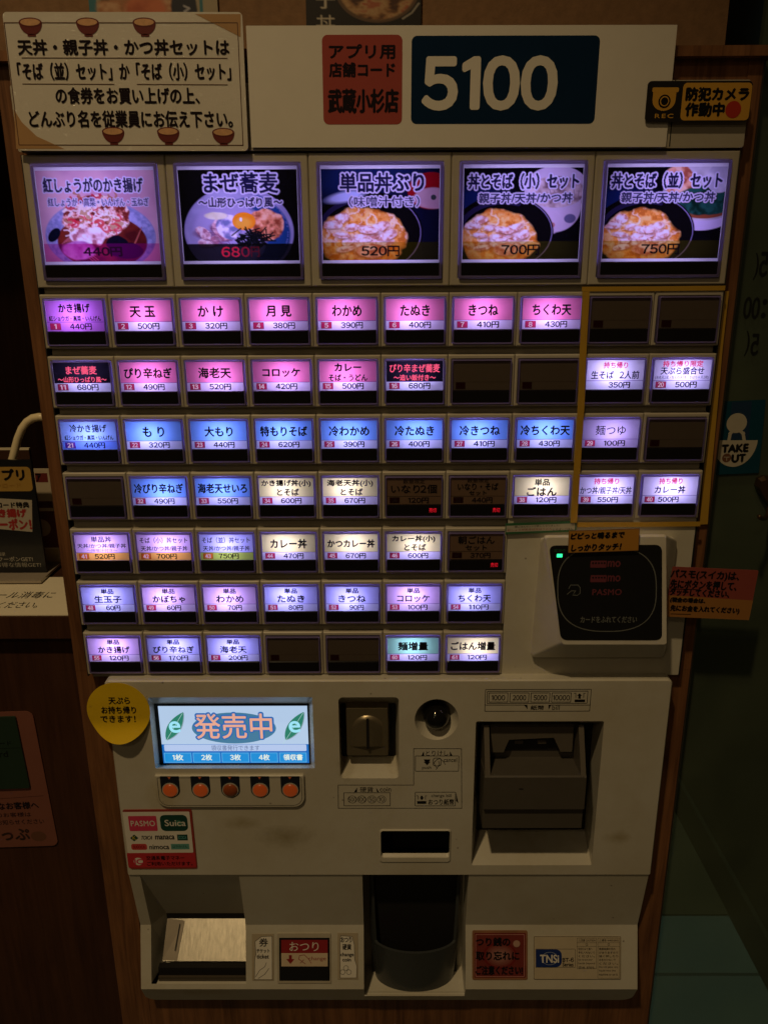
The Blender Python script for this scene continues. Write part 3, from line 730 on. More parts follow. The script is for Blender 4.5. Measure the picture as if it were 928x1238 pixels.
def TT(a_, b_, wa, wb): return [(a_, .5, .20, wa, .26, 'k', BD * .8), (b_, .53, .52, wb, .25, 'k', BD * .8)]
SUBT = '紅ショウガ・高菜・いんげん'
OFF = None
ROWS = [
 [dict(l=[('かき揚げ', .5, .24, .54, .29, 'k', BD * .8), (SUBT, .5, .58, .90, .17, 'k', BD * .4)], p=440, c='mag', low='mag'), dict(l=T1('天 玉'), p=500, c='pink'), dict(l=T1('か け'), p=320, c='pink'), dict(l=T1('月 見'), p=380, c='pink'),
  dict(l=T1('わかめ'), p=390, c='pink'), dict(l=T1('たぬき'), p=400, c='pink'), dict(l=T1('きつね'), p=410, c='pink'), dict(l=T1('ちくわ天'), p=430, c='pink'), OFF, OFF],
 [dict(l=[('まぜ蕎麦', .5, .26, .54, .28, 'p', BD * .6), ('〜山形ひっぱり風〜', .5, .58, .86, .19, 'p', BD * .4)], p=680, c='black'), dict(l=T1('ぴり辛ねぎ'), p=490, c='pink'), dict(l=T1('海老天', wd=.57), p=520, c='pink'), dict(l=T1('コロッケ', ht=.28), p=420, c='pink'),
  dict(l=[('カレー', .5, .20, .46, .25, 'k', BD), ('そば・うどん', .5, .55, .68, .22, 'k', BD * .7)], p=500, c='pink'), dict(l=[('ぴり辛まぜ蕎麦', .5, .24, .88, .28, 'p', BD * .5), ('〜追い飯付き〜', .5, .56, .74, .20, 'p', BD * .5)], p=680, c='black'), OFF, OFF,
  dict(l=[('持ち帰り', .5, .17, .42, .21, 'r', BD * .5), ('生そば  2人前', .5, .50, .84, .27, 'n', BD * .5)], p=350, c='white', nonum=1), dict(l=[('持ち帰り限定', .5, .13, .70, .20, 'r', BD * .5), ('天ぷら盛合せ', .5, .37, .76, .25, 'n', BD * .5), ('(海老天2尾・ちくわ天1本・かぼちゃ天2枚)', .5, .60, .94, .13, 'n', 0)], p=500, c='white')],
 [dict(l=[('冷かき揚げ', .5, .24, .66, .27, 'k', BD * .6), (SUBT, .5, .57, .88, .17, 'k', BD * .4)], p=440, c='bluew', low='bluef', box='purp'), dict(l=T1('も り', wd=.38), p=320, c='blue'), dict(l=T1('大もり'), p=440, c='blue'), dict(l=T1('特もりそば'), p=620, c='blue'),
  dict(l=T1('冷わかめ', wd=.72), p=390, c='blue'), dict(l=T1('冷たぬき', wd=.70), p=400, c='blue'), dict(l=T1('冷きつね', wd=.72), p=410, c='blue'), dict(l=T1('冷ちくわ天', wd=.88), p=430, c='blue'), dict(l=[('麺つゆ', .5, .38, .54, .34, 'k', BD * .2)], p=100, c='grey', low='grey'), OFF],
 [OFF, dict(l=T1('冷ぴり辛ねぎ'), p=490, c='blue'), dict(l=T1('海老天せいろ'), p=550, c='blue'), dict(l=TT('かき揚げ丼(小)', 'とそば', .90, .40), p=600, c='cream'), dict(l=TT('海老天丼(小)', 'とそば', .84, .40), p=670, c='cream'),
  dict(l=[('数量限定', .5, .14, .40, .16, 'k', 0), ('いなり2個', .5, .42, .84, .32, 'k', BD * .5)], p=120, c='sold'), dict(l=[('数量限定', .5, .12, .40, .14, 'k', 0), ('いなり・そば', .5, .34, .74, .25, 'k', BD * .5), ('セット', .5, .58, .32, .16, 'k', BD * .5)], p=440, c='sold'),
  dict(l=[('単品', .5, .19, .27, .24, 'k', BD * .7), ('ごはん', .5, .53, .54, .32, 'k', BD)], p=120, c='cream'), dict(l=[('持ち帰り', .5, .16, .45, .22, 'r', BD * .5), ('かつ丼/親子丼/天丼', .5, .50, .94, .26, 'n', BD * .4)], p=550, c='white', ps=-.04), dict(l=[('持ち帰り', .5, .16, .42, .22, 'r', BD * .5), ('カレー丼', .5, .48, .56, .27, 'n', BD * .6)], p=500, c='white', ps=-.1)],
 [dict(l=[('単品丼', .5, .18, .38, .22, 'k', BD * .4), ('天丼/かつ丼/親子丼', .5, .43, .92, .17, 'k', BD * .3), ('〜味噌汁付き〜', .5, .61, .58, .12, 'k', 0)], p=520, c='lav', low='orange', box='ored', ps=-.05), dict(l=[('そば（小）丼セット', .5, .22, .90, .23, 'k', BD * .3), ('天丼/かつ丼/親子丼', .5, .54, .88, .19, 'k', BD * .3)], p=700, c='lav', low='orange', box='ored', ps=-.05),
  dict(l=[('そば（並）丼セット', .5, .22, .90, .23, 'k', BD * .3), ('天丼/かつ丼/親子丼', .5, .54, .88, .19, 'k', BD * .3)], p=750, c='lavb', low='lime', box='ored', ps=-.05), dict(l=T1('カレー丼', wd=.68), p=470, c='cream'), dict(l=T1('かつカレー丼', wd=.88, ht=.30), p=670, c='cream'), dict(l=TT('カレー丼(小)', 'とそば', .80, .40), p=600, c='cream'),
  dict(l=[('朝ごはん', .5, .25, .68, .30, 'k', BD * .5), ('セット', .5, .55, .40, .20, 'k', BD * .5)], p=370, c='sold')],
 [dict(l=TK(t), p=p_, c=c_) for t, p_, c_ in (('生玉子', 60, 'lavb'), ('かぼちゃ', 60, 'lav'), ('わかめ', 70, 'lav'), ('たぬき', 80, 'lavb'), ('きつね', 90, 'lavb'), ('コロッケ', 100, 'lav'), ('ちくわ天', 110, 'lavb'))],
 [dict(l=TK('かき揚げ'), p=120, c='lav'), dict(l=TK('ぴり辛ねぎ'), p=170, c='lavb'), dict(l=TK('海老天'), p=200, c='lavb'), OFF, OFF, dict(l=T1('麺増量', wd=.58, ht=.34), p=120, c='green'), dict(l=T1('ごはん増量', wd=.86, ht=.34), p=120, c='cream')],
]
COLN = {'pink': 'pink', 'mag': 'magenta', 'black': 'black', 'white': 'white', 'blue': 'blue', 'bluew': 'pale blue', 'cream': 'cream', 'grey': 'grey', 'lav': 'lavender', 'lavb': 'pale violet', 'green': 'green'}
def link(name, me, parent, loc=(0, 0, 0)):
    o = bpy.data.objects.new(name, me); COL.objects.link(o); o.parent = parent; o.location = loc; return o
num = 0
OFFMESH = small_film(0, [], 0, 'off').mesh('label_film')
for r, row in enumerate(ROWS):
    zc = TOPS[r + 1] - HR / 2
    for c, d in enumerate(row):
        num += 1
        bt = link('select_button', FR_S, VM, Vector((XS + PWc * (c + .5), 0, zc)) - VM.location)
        link('clear_cap', RIM_S, bt); link('smoked_strip', ST_S, bt)
        if d is None:
            bt['label'] = 'blank unlit button'; link('label_film', OFFMESH, bt); continue
        t = d['l'][-1][0] if d['c'] not in ('black',) else d['l'][0][0]
        ttl = max(d['l'], key=lambda q: q[3] * q[4])[0].replace(' ', '')
        fm = small_film(None if d.get('nonum') else num, d['l'], d['p'], d['c'], d.get('low', 'price'), d.get('box', 'red'), priceshift=d.get('ps', 0))
        link('label_film', fm.mesh('label_film'), bt)
        if d['c'] == 'sold':
            bt['label'] = 'unlit sold out button reading %s %d円' % (ttl, d['p'])
            b = MB(); x1 = CAPS[1] - .0052; zm = (CAPS[2] + ZSPL) / 2 + .0008
            b.text('売切', x1 - .0032, zm, .0062, .0040, -.0021, REDLED); b.build('sold_out_lamp', bt, off=(0, 0, 0))
        else:
            bt['label'] = '%s backlit button reading %s %d円' % (COLN[d['c']], ttl, d['p'])
            k = {'pink': 'p', 'mag': 'p', 'blue': 'b', 'bluew': 'b', 'lav': 'p', 'lavb': 'b'}.get(d['c'], 'v')
            link('led', LEDM[k], bt, ((random.random() - .5) * .008, 0, (random.random() - .5) * .003))
# picture buttons
BW = 10 * PWc / 5
CAPB = (-BW / 2 + .0066, BW / 2 - .0062, -H0 / 2 + .0056, H0 / 2 - .0066)
ZSB = CAPB[2] + .0122
FR_B = button_frame(BW, H0, CAPB).mesh('picture_button_frame'); RIM_B = cap_rim(CAPB, .0022).mesh('clear_cap'); ST_B = strip_mesh(CAPB, ZSB)
LED_B = glow('led_big', (0.55, 0.45, 1.0), 7.2)
DESC = ['picture button of a tempura noodle bowl on pink, 440円', 'picture button of a mixed soba bowl with egg yolk, 680円', 'picture button of a rice bowl with red soup bowl, 520円', 'picture button of a rice bowl with small white noodle bowl, 700円', 'picture button of a rice bowl with seaweed noodles, 750円']
for i in range(5):
    bt = link('picture_button', FR_B, VM, Vector((XS + BW * (i + .5), 0, TOPS[0] - H0 / 2)) - VM.location); bt['label'] = DESC[i]
    link('clear_cap', RIM_B, bt); link('smoked_strip', ST_B, bt)
    x0, x1, z0, z1 = CAPB[0] + .0030, CAPB[1] - .0028, ZSB + .0022, CAPB[3] - .0048
    b = MB(); y = -.0010; W_ = FILM['white']
    b.rect(CAPB[0] + .0023, CAPB[1] - .0023, z1, CAPB[3] - .0023, y, W_); b.rect(CAPB[0] + .0023, CAPB[1] - .0023, ZSB, z0, y, W_)
    b.rect(CAPB[0] + .0023, x0, z0, z1, y, W_); b.rect(x1, CAPB[1] - .0023, z0, z1, y, W_)
    st, cc = pic(i).add(b, x0, x1, z0, z1, y, FILMP, 'Print')
    o = b.build('picture_film', bt, off=(0, 0, 0)); set_cols(o, st, cc)
    b = MB()
    for zz in (.030, .002, -.022): b.rect(-.036, .036, zz - .0022, zz + .0022, .0175, LED_B)
    b.build('led_bars', bt, off=(0, 0, 0))

# --- card reader panel and reader
px0, px1 = XS + 7 * PWc, -XS
rpz1 = TOPS[4] - HR - .0003
b = MB(); b.slab(rrect(px0 + .0002, px1 - .0005, ZMID, rpz1, .001), .002, .035, BEIGE); b.build('reader_panel', VM)
YR = -0.030
rd_out = box_px(645, 650, 808, 792, 0.0)
def RP(px, py): return A(px, py, YR)
rd = empty('card_reader', (0, 0, 0)); rd.parent = VM; rd.location = Vector((rd_out[0], 0, rd_out[2])) - VM.location
f_tl, f_tr, f_br, f_bl = RP(657, 648), RP(807, 647), RP(807, 781), RP(677, 781)
def rquad(tl, tr, br, bl, r, n=5):
    Q = [bl, br, tr, tl]; P = []
    for i in range(4):
        p = Vector(Q[i]); a = (Vector(Q[i - 1]) - p).normalized(); c = (Vector(Q[(i + 1) % 4]) - p).normalized()
        p0, p1 = p + a * r, p + c * r
        for k in range(n + 1):
            t = k / n; P.append(tuple((1 - t) ** 2 * p0 + 2 * t * (1 - t) * p + t * t * p1))
    return P
bo = rquad((rd_out[0] + .003, rd_out[3]), (rd_out[1], rd_out[3]), (rd_out[1], rd_out[2]), (rd_out[0], rd_out[2]), .004)
fo = rquad(f_tl, f_tr, f_br, f_bl, .0035)
fi = rquad(*[tuple(Vector(p) + Vector(d)) for p, d in ((f_tl, (.0015, -.0015)), (f_tr, (-.0015, -.0015)), (f_br, (-.0015, .0015)), (f_bl, (.0015, .0015)))], .0028)
b = MB(); b.loft([(bo, .002), (bo, -.004), (fo, YR + .0022), (fi, YR)], READER, cap1=True); o = b.build('reader_body', rd); smooth_by_angle(o, 30)
s_tl, s_tr, s_br, s_bl = RP(663, 659.5), RP(799.5, 658.5), RP(799.5, 773.7), RP(677.5, 773.7)
PINKR = plain('dim_red_print', (.16, .035, .05), .5); GREYR = plain('grey_print', (.16, .17, .16), .5)
b = MB(); sc = rquad(s_tl, s_tr, s_br, s_bl, .0062, 7); b.loft([(sc, YR + .0004), (sc, YR - .0004)], BLACK, cap1=True)
def px_ring(b, pts, wd, y, mat, yp): b.stroke([A(*p, yp) for p in pts], wd, y, mat, True)
yk = YR - .0006
# ring outline: round at left and right, flat at the top and bottom
RG = [(733 + 59.5 * abs(math.cos(t)) ** .78 * math.copysign(1, math.cos(t)), 712 + 51 * abs(math.sin(t)) ** .72 * math.copysign(1, math.sin(t))) for t in np.linspace(0, 2 * math.pi, 65)[:-1]]
px_ring(b, RG, .0009, yk, GREYR, YR)
def ptext(b, t, x0, y0, x1, y1, yp, dy, mat, **k):
    q = box_px(x0, y0, x1, y1, yp); b.text(t, (q[0] + q[1]) / 2, (q[2] + q[3]) / 2, q[1] - q[0], q[3] - q[2], yp - dy, mat, **k)
def prect(b, x0, y0, x1, y1, yp, dy, mat, r=0): b.poly(rrect(*box_px(x0, y0, x1, y1, yp), r, 4), yp - dy, mat)
ptext(b, 'カードをふれてください', 701, 745, 769, 752.5, YR, .0006, GREYR, bold=.00012)
for yy in (682, 699.5): 
    prect(b, 713, yy - 4.5, 732.5, yy + 4, YR, .0006, PINKR, .0006)
    for k in range(5): prect(b, 715 + 3.5 * k, yy - 2.5, 717 + 3.5 * k, yy - .8, YR, .0008, BLACK)
    ptext(b, 'mo', 734, yy - 4, 749, yy + 3, YR, .0006, PINKR, bold=.00025)
ptext(b, 'PASMO', 715.5, 712, 750.5, 719, YR, .0006, PINKR, bold=.0002, spacing=1.1)
hand = [(686, 717), (691, 713), (696, 713), (699, 718), (700, 709), (698, 707), (690, 707), (688, 711)]
b.stroke([A(*p, YR) for p in [(685, 718), (690, 714), (695, 714), (693, 717)]], .0006, yk, GREYR)
b.stroke([A(*p, YR) for p in [(687, 711), (689, 707), (698, 707), (700.5, 710), (700.5, 717), (697, 719.5), (692, 719)]], .0006, yk, GREYR)
ptext(b, '電源中', 669, 663.5, 683, 667, YR, .0006, plain('green_print', (.03, .12, .05), .5))
b.build('reader_screen', rd)
b = MB(); prect(b, 672.5, 669.3, 679, 673.3, YR, .0008, glow('green_lamp', (.03, 1.0, .30), 2.2), .0003); b.build('green_lamp', rd)

# --- lower control unit: front plate with openings
UX0, UX1 = LX0 + .0002, LX1 - .0002
UX0 = A(155, 1052, YL)[0]; UX1 = A(785.5, 1052, YL)[0]
UZ1, UZ0 = A(450, 824, YL)[1], A(450, 1057.5, YL)[1]
OUT = rrect(UX0, UX1, UZ0, UZ1, .0025, 4, (.0006, .0006, .004, .003))
h_lcd = rrect(*box_px(183.5, 843, 379, 929, YL), .0015)
h_coin = rrect(*box_px(410, 843, 482, 941, YL), .004)
dcx, dcz = A(527.5, 869, YL); dr = (A(554, 869, YL)[0] - A(501, 869, YL)[0]) / 2
h_dome = ell(dcx, dcz - .001, dr, dr * 1.06)
h_slot = rrect(*box_px(460, 1003.5, 543.5, 1036.5, YL), .0025)
bq = box_px(572, 872, 722, 1046, YL)
h_bill = rrect(*bq, .002)
b = MB(); y1 = YL
b.plate(OUT, [h_lcd, h_coin, h_dome, h_slot, h_bill], YL, BEIGE)
oo = rrect(UX0 - .0012, UX1 + .0012, UZ0, UZ1 + .0012, .003, 4, (.0006, .0006, .005, .004))
b.loft([(oo, .012), (oo, YL + .0015), (OUT, YL)], BEIGE)
b.rect(UX0, UX1, UZ0, UZ1 + .001, .034, BLACKM)
# recess walls
i_lcd = rrect(*box_px(190, 850.5, 374.5, 924.5, .012), .001); b.loft([(h_lcd, YL), (i_lcd, .012)], BEIGE)
i_coin = rrect(*box_px(412, 850, 478.5, 914, .014), .002); b.loft([(h_coin, YL), (i_coin, .014)], BEIGE); b.poly(i_coin, .014, BLACKM)
i_dome = ell(dcx, dcz - .0005, dr * .66); b.loft([(h_dome, YL), (i_dome, .004)], BEIGE); b.poly(i_dome, .004, GREYP)
i_slot = rrect(*box_px(461, 1005, 543, 1036, .03), .002); b.loft([(h_slot, YL), (rrect(*box_px(460.5, 1004, 543.2, 1034, YL), .0022), YL + .003)], BEIGE); b.loft([(rrect(*box_px(460.5, 1004, 543.2, 1034, YL), .0022), YL + .003), (i_slot, .03)], BLACKM, cap1=True)
ib = box_px(577, 874, 711, 1003, .030)
i_bill = rrect(*ib, .001); b.loft([(h_bill, YL), (i_bill, .030)], BEIGE); b.poly(i_bill, .030, BLACKM)
o = b.build('control_panel', VM); CP = o
b = MB(); b.loft([(rrect(*box_px(458.5, 1002, 545, 1043, YL), .003), YL - .0001), (rrect(*box_px(460, 1003.5, 543.5, 1041, YL), .0028), YL - .0012), (rrect(*box_px(460.2, 1003.8, 543.4, 1036.3, YL), .0026), YL - .0011), (rrect(*box_px(460.4, 1004, 543.3, 1036.2, YL), .0025), YL + .0012)], BEIGE)
b.build('bill_slot_lip', VM)
# seam above the unit
# --- LCD
lc = box_px(190, 850.5, 374.5, 924.5, .0118)
disp = MB(); disp.poly(rrect(*lc, .0008), .0118, BLACK); DO = disp.build('display', VM)
YS = .0114
def sx(u): return lx0 + (lx1 - lx0) * u
lx0, lx1, lz0, lz1 = box_px(194.5, 853.5, 372.5, 922.5, YS)
def sz(v): return lz1 - (lz1 - lz0) * v
b = MB()
G = lambda n, c, s=1.0: glow('lcd_' + n, s2l(c), s)
b.rect(lx0, lx1, sz(.665), sz(0), YS, G('white', (.74, .84, .96), .85))
b.rect(lx0, lx1, sz(1), sz(.665), YS, G('blue', (.10, .45, .80), .8))
k = .00012
b.poly(ell(sx(.50), sz(.38), (lx1 - lx0) * .285, (lz1 - lz0) * .27), YS - k, G('teal', (.30, .52, .66), .8))
co, fs, _ = glyphs('発売中')
for ang in range(0, 360, 30):
    b.text('発売中', sx(.498) + .0017 * math.cos(R(ang)), sz(.345) + .0017 * math.sin(R(ang)), (lx1 - lx0) * .525, (lz1 - lz0) * .44, YS - 2 * k - ang * 1e-8, G('outline', (.20, .45, .75), .8))
b.text('発売中', sx(.498), sz(.345), (lx1 - lx0) * .52, (lz1 - lz0) * .43, YS - 4 * k, G('salmon', (.93, .68, .58), .9), bold=.0003)
def leaf(cx):
    P = []
    for t in np.linspace(0, 1, 12): P.append((.9 * math.sin(math.pi * t) ** .8 * .5 * (1 - .25 * t), -1 + 2 * t))
    P += [(-p[0], p[1]) for p in P[::-1][1:-1]]
    a_ = -.55; sc_ = (lz1 - lz0) * .285
    Q = [(sx(cx) + sc_ * (p[0] * .86 * math.cos(a_) - p[1] * math.sin(a_)), sz(.345) + sc_ * (p[0] * .86 * math.sin(a_) + p[1] * math.cos(a_))) for p in P]
    Q = Q[::-1] if sum(Q[i][0] * Q[(i + 1) % len(Q)][1] - Q[(i + 1) % len(Q)][0] * Q[i][1] for i in range(len(Q))) < 0 else Q
    b.poly([(q[0] + .0008, q[1] - .0006) for q in Q], YS - .8 * k, G('leafshadow', (.60, .70, .76), .8)); b.poly(Q, YS - k, G('leaf', (.20, .54, .45), .8))
    tip = (sx(cx) + sc_ * math.sin(a_) * 1.25, sz(.345) - sc_ * math.cos(a_) * 1.3); top = (sx(cx) - sc_ * math.sin(a_) * .9, sz(.345) + sc_ * math.cos(a_) * .9)
    b.stroke([tip, top], .0004, YS - 1.5 * k, G('vein', (.75, .9, .9), .8)); b.text('e', sx(cx), sz(.36), None, (lz1 - lz0) * .19, YS - 2 * k, G('letter', (.62, .90, .98), .95), bold=.0004)
leaf(.10); leaf(.91)
b.poly(rrect(sx(.015), sx(.985), sz(.785), sz(.67), .0012), YS - k, G('bar', (.72, .80, .95), .9)); b.text('領収書発行できます', sx(.50), sz(.727), (lx1 - lx0) * .33, (lz1 - lz0) * .095, YS - 2 * k, G('bartext', (.38, .45, .62), .8))
for i, t in enumerate(('1枚', '2枚', '3枚', '4枚', '領収書')):
    q0, q1 = .01 + .197 * i, .01 + .197 * (i + 1) - .012
    b.rect(sx(q0), sx(q1), sz(.985), sz(.815), YS - k, G('key', (.12, .58, .88), .85)); b.frame(sx(q0), sx(q1), sz(.985), sz(.815), .0004, YS - 2 * k, G('keyedge', (.45, .78, .95), .9))
    b.text(t, sx((q0 + q1) / 2), sz(.895), (lx1 - lx0) * (.13 if len(t) > 2 else .072), (lz1 - lz0) * .105, YS - 2 * k, G('keytext', (.92, .96, .90), .9), bold=.00018)
b.build('screen', DO)
# --- quantity buttons
qb = box_px(189.5, 935.5, 368.5, 974, YL)
b = MB(); P0 = rrect(qb[0], qb[1], qb[2], qb[3], 0, 8, (.011, .011, .0015, .0015)); P1 = rrect(qb[0] + .0008, qb[1] - .0008, qb[2] + .0008, qb[3] - .0008, 0, 8, (.0103, .0103, .0010, .0010))
b.loft([(P0, YL + .0002), (P0, YL - .002), (P1, YL - .0028)], BEIGE, cap1=True)
yq = YL - .0029
b.frame(qb[0] + .0024, qb[1] - .0024, qb[2] + .0022, qb[3] - .0022, .00045, yq, INK, .001, (.009, .009, .001, .001))
QP = b.build('quantity_button_plate', VM); smooth_by_angle(QP, 40)
NAVYP = plain('navy_print', (.012, .016, .03), .5); ORL = glow('lit_orange_lens', (.80, .12, .018), .15); ORD = plain('unlit_orange_lens', (.30, .07, .02), .25); TRI = plain('orange_print', (.75, .18, .06), .5)
for i, cx in enumerate((206, 242.7, 278.6, 314.6, 351)):
    x, z = A(cx, 955, YL - .003); q = box_px(cx - 11.5, 938.5, cx + 11.5, 965, YL - .003); rr_ = (q[1] - q[0]) / 2
    b = MB(); b.poly(rrect(q[0], q[1], z - rr_ * .95, q[3], 0, 8, (rr_ * .92, rr_ * .92, .0006, .0006)), yq, NAVYP)
    b.poly([(x - .0016, q[3] - .0006), (x, q[3] - .0034), (x + .0016, q[3] - .0006)], yq - .00015, TRI)
    ro = rr_ * .86; b.loft([(ell(x, z, ro), yq - .0001), (ell(x, z, ro), yq - .0007), (ell(x, z, ro * .88), yq - .0007)], FRAME)
    lens = ORD if i == 2 else ORL
    b.loft([(ell(x, z, ro * .88), yq - .0002), (ell(x, z, ro * .86), yq - .0012), (ell(x, z, ro * .66), yq - .0022), (ell(x, z, ro * .35), yq - .0028), (ell(x, z, ro * .1), yq - .003)], lens, cap1=True)
    o = b.build('quantity_button', VM, label='unlit dark orange button' if i == 2 else None); smooth_by_angle(o, 50)
# --- coin slot
cq = box_px(418.5, 856, 469, 914, -.002)
b = MB(); b.loft([(rrect(cq[0] - .001, cq[1] + .001, cq[2] - .001, cq[3] + .001, .001), .0138), (rrect(*cq, .001), .0), (rrect(cq[0] + .0006, cq[1] - .0006, cq[2] + .0006, cq[3] - .0006, .0006), -.002)], METAL, cap1=True)
dq = box_px(425.5, 865, 463.5, 902, -.002); xm = (dq[0] + dq[1]) / 2; wq = (dq[1] - dq[0]) / 2
arch = rrect(dq[0], dq[1], dq[2], dq[3], 0, 8, (.0006, .0006, wq * .95, wq * .95))
arc2 = rrect(dq[0] + .0012, dq[1] - .0012, dq[2] + .0006, dq[3] - .0012, 0, 8, (.0006, .0006, wq * .85, wq * .85))
arc3 = rrect(xm - .0012, xm + .0012, dq[2] + .002, dq[3] - .002, 0, 8, (.0004, .0004, .001, .001))
b.loft([(arch, -.0021), (arc2, -.0032), (arc3, -.0058)], METAL, cap1=True)
b.poly(rrect(xm - .0013, xm + .0013, dq[2] - .0002, dq[3] - .0006, .0004), -.0062, BLACKM)
b.stroke([(dq[0] - .002, dq[2]), (xm, dq[2] - .0012), (dq[1] + .002, dq[2])], .0008, -.0024, METAL)
o = b.build('coin_slot', VM); smooth_by_angle(o, 35)
# --- round return button
b = MB(); loops = []
for t in np.linspace(0, 88, 12): loops.append((ell(dcx, dcz - .0008, dr * .60 * math.cos(R(t)), None, 36), YL + .006 - dr * .62 * math.sin(R(t))))
b.loft([(ell(dcx, dcz - .0008, dr * .60, None, 36), .006)] + loops, plain('black_gloss', (.006, .006, .006), .06, spec=.6), cap1=True)
b.build('return_button', VM, smooth=True)
# --- printed diagrams on the unit
def dia(name, fn, lab=None):
    b = MB(); fn(b); o = b.build(name, VM)
    return o
yp = YL; LW = .00055
def pframe(b, x0, y0, x1, y1, wd=LW, r=.0008, dy=.00015, mat=INK): b.frame(*box_px(x0, y0, x1, y1, yp), wd, yp - dy, mat, r)
def pline(b, pts, wd=LW, dy=.00015, mat=INK): b.stroke([A(*p, yp) for p in pts], wd, yp - dy, mat)
def ppoly(b, pts, dy=.00015, mat=INK):
    P = [A(*p, yp) for p in pts]
    if sum(P[i][0] * P[(i + 1) % len(P)][1] - P[(i + 1) % len(P)][0] * P[i][1] for i in range(len(P))) < 0: P = P[::-1]
    b.poly(P, yp - dy, mat)
def d_coin(b):
    pline(b, [(408.7, 949), (499.8, 949), (499.8, 905), (557.5, 905), (557.8, 977), (408.9, 977), (408.7, 949)])
    pframe(b, 501.5, 913.5, 554.5, 932.5); ptext(b, 'とりけし', 514.5, 907.3, 541.5, 913.6, yp, .0002, INK)
    ppoly(b, [(509, 914), (512, 908), (512.5, 914)]); ppoly(b, [(543.5, 908), (547, 914), (543.5, 914)])
    ptext(b, 'cancel', 536, 916, 552, 921, yp, .0002, INK); ptext(b, 'push', 510, 926, 521, 930.5, yp, .0002, INK)
    ppoly(b, [(512, 918), (520, 918), (518.5, 921), (520, 921), (516, 925), (512, 921), (513.5, 921)])
    b.frame(*box_px(523, 916, 533, 926, yp), LW, yp - .0002, INK, .0022); pline(b, [(528, 929), (524, 922), (528, 918), (532, 917), (535, 920), (538, 924)]); pline(b, [(527, 930), (531, 924), (530, 920)])
    ptext(b, '硬貨', 435, 951.2, 451, 957.4, yp, .0002, INK); ptext(b, 'coin', 459, 951.5, 472.5, 956.8, yp, .0002, INK)
    ppoly(b, [(428, 957.5), (431.5, 952), (431.5, 957.5)]); ppoly(b, [(454.5, 952), (458, 957.5), (455.5, 957.5)])
    pframe(b, 415.3, 958, 471.8, 974.3, r=.0003)
    for cx, t in ((425.7, '500'), (437.2, '100'), (449.4, '50'), (461, '10')):
        x, z = A(cx, 966.3, yp); rr_ = .0043; n = 28
        b.loft([(ell(x, z, rr_, None, n), yp - .0002), (ell(x, z, rr_ - .0004, None, n), yp - .00021)], INK); ptext(b, t, cx - 1.55 * len(t) - .3, 963.8, cx + 1.55 * len(t) + .3, 968.8, yp, .0002, INK)
    pframe(b, 501.3, 957.3, 550.5, 974.4); ptext(b, 'change bill', 521, 959.8, 545, 964.6, yp, .0002, INK); ptext(b, 'おつり紙幣', 517.5, 966, 548.5, 972.8, yp, .0002, INK, bold=.0001)
    prect(b, 504, 968.3, 515, 971.6, yp, .0002, INK); pline(b, [(503.5, 962), (505, 962), (505, 966)]); pline(b, [(515.5, 962), (514, 962), (514, 966)]); ppoly(b, [(508.3, 962), (510.8, 962), (510.8, 964), (512.2, 964), (509.5, 967.3), (507, 964), (508.3, 964)])
    ppoly(b, [(551, 958), (553.8, 971), (551, 968)])
dia('coin_diagram', d_coin)
def d_bill(b):
    pframe(b, 585.7, 833, 713.5, 860); pframe(b, 588.2, 835.2, 710, 850.6); pline(b, [(586.5, 852.3), (634, 852.3)]); pline(b, [(666, 852.3), (712.5, 852.3)])
    for x0, x1, t in ((590.2, 613.7, '1000'), (615.7, 639, '2000'), (641, 664.3, '5000'), (666.2, 690, '10000')):
        pframe(b, x0, 837.3, x1, 849, r=.0002); w_ = 4.0 * len(t); ptext(b, t, (x0 + x1) / 2 - w_ / 2, 840.3, (x0 + x1) / 2 + w_ / 2, 846.4, yp, .0002, INK, bold=.0001)
    prect(b, 694, 845.6, 706.5, 848.6, yp, .0002, INK); pline(b, [(693.5, 838), (695.5, 838), (695.5, 843)]); pline(b, [(707, 838), (705, 838), (705, 843)]); ppoly(b, [(700, 838), (703, 841), (701.4, 841), (701.4, 844.6), (698.6, 844.6), (698.6, 841), (697, 841)])
    ppoly(b, [(633, 852), (637, 852), (637.3, 857.5)]); ppoly(b, [(662.5, 852), (666, 852), (662.5, 858)]); ptext(b, '紙幣', 641, 852.6, 657, 858.2, yp, .0002, INK, bold=.0001); ptext(b, 'bill', 667, 852.3, 676, 858, yp, .0002, INK)
dia('bill_diagram', d_bill)
# --- bill acceptor
b = MB(); YB = -.026
x0, x1 = A(584, 985, YB)[0], A(705, 985, YB)[0]
def bz(py, y): return A(645, py, y)[1]
prof = [(.028, bz(1004, YB)), (YB + .004, bz(1004.5, YB)), (YB + .004, bz(980, YB)), (YB, bz(978.5, YB)), (YB, bz(940, YB)), (YB + .0012, bz(938.5, YB)), (.010, bz(915, .010)), (.010, bz(874, .010)), (.028, bz(874, .010))]
def prism(b, prof, x0, x1, mat, inset=0):
    n = len(prof); V = [(x0, p[0], p[1]) for p in prof] + [(x1, p[0], p[1]) for p in prof]
    F = [(i, (i + 1) % n, n + (i + 1) % n, n + i) for i in range(n)] + [tuple(range(n))[::-1], tuple(range(n, 2 * n))]
    b.add(V, F, mat)
prism(b, prof, x0, x1, GREYP)
aw = (x1 - x0) * .055
arm = [(YB + .0006, bz(939, YB)), (-.004, bz(877, -.004)), (.0102, bz(875, .010)), (.0102, bz(915, .010)), (YB + .004, bz(937, YB))]
for s0, s1 in ((x0 + .0004, x0 + aw), (x1 - aw, x1 - .0004)): prism(b, arm, s0, s1, GREYP2)
o = b.build('bill_acceptor', VM)
b = MB(); ym = .0005
q = box_px(592, 879, 692, 909.5, ym); f = lambda u, v: (q[0] + (q[1] - q[0]) * u, q[3] - (q[3] - q[2]) * v)
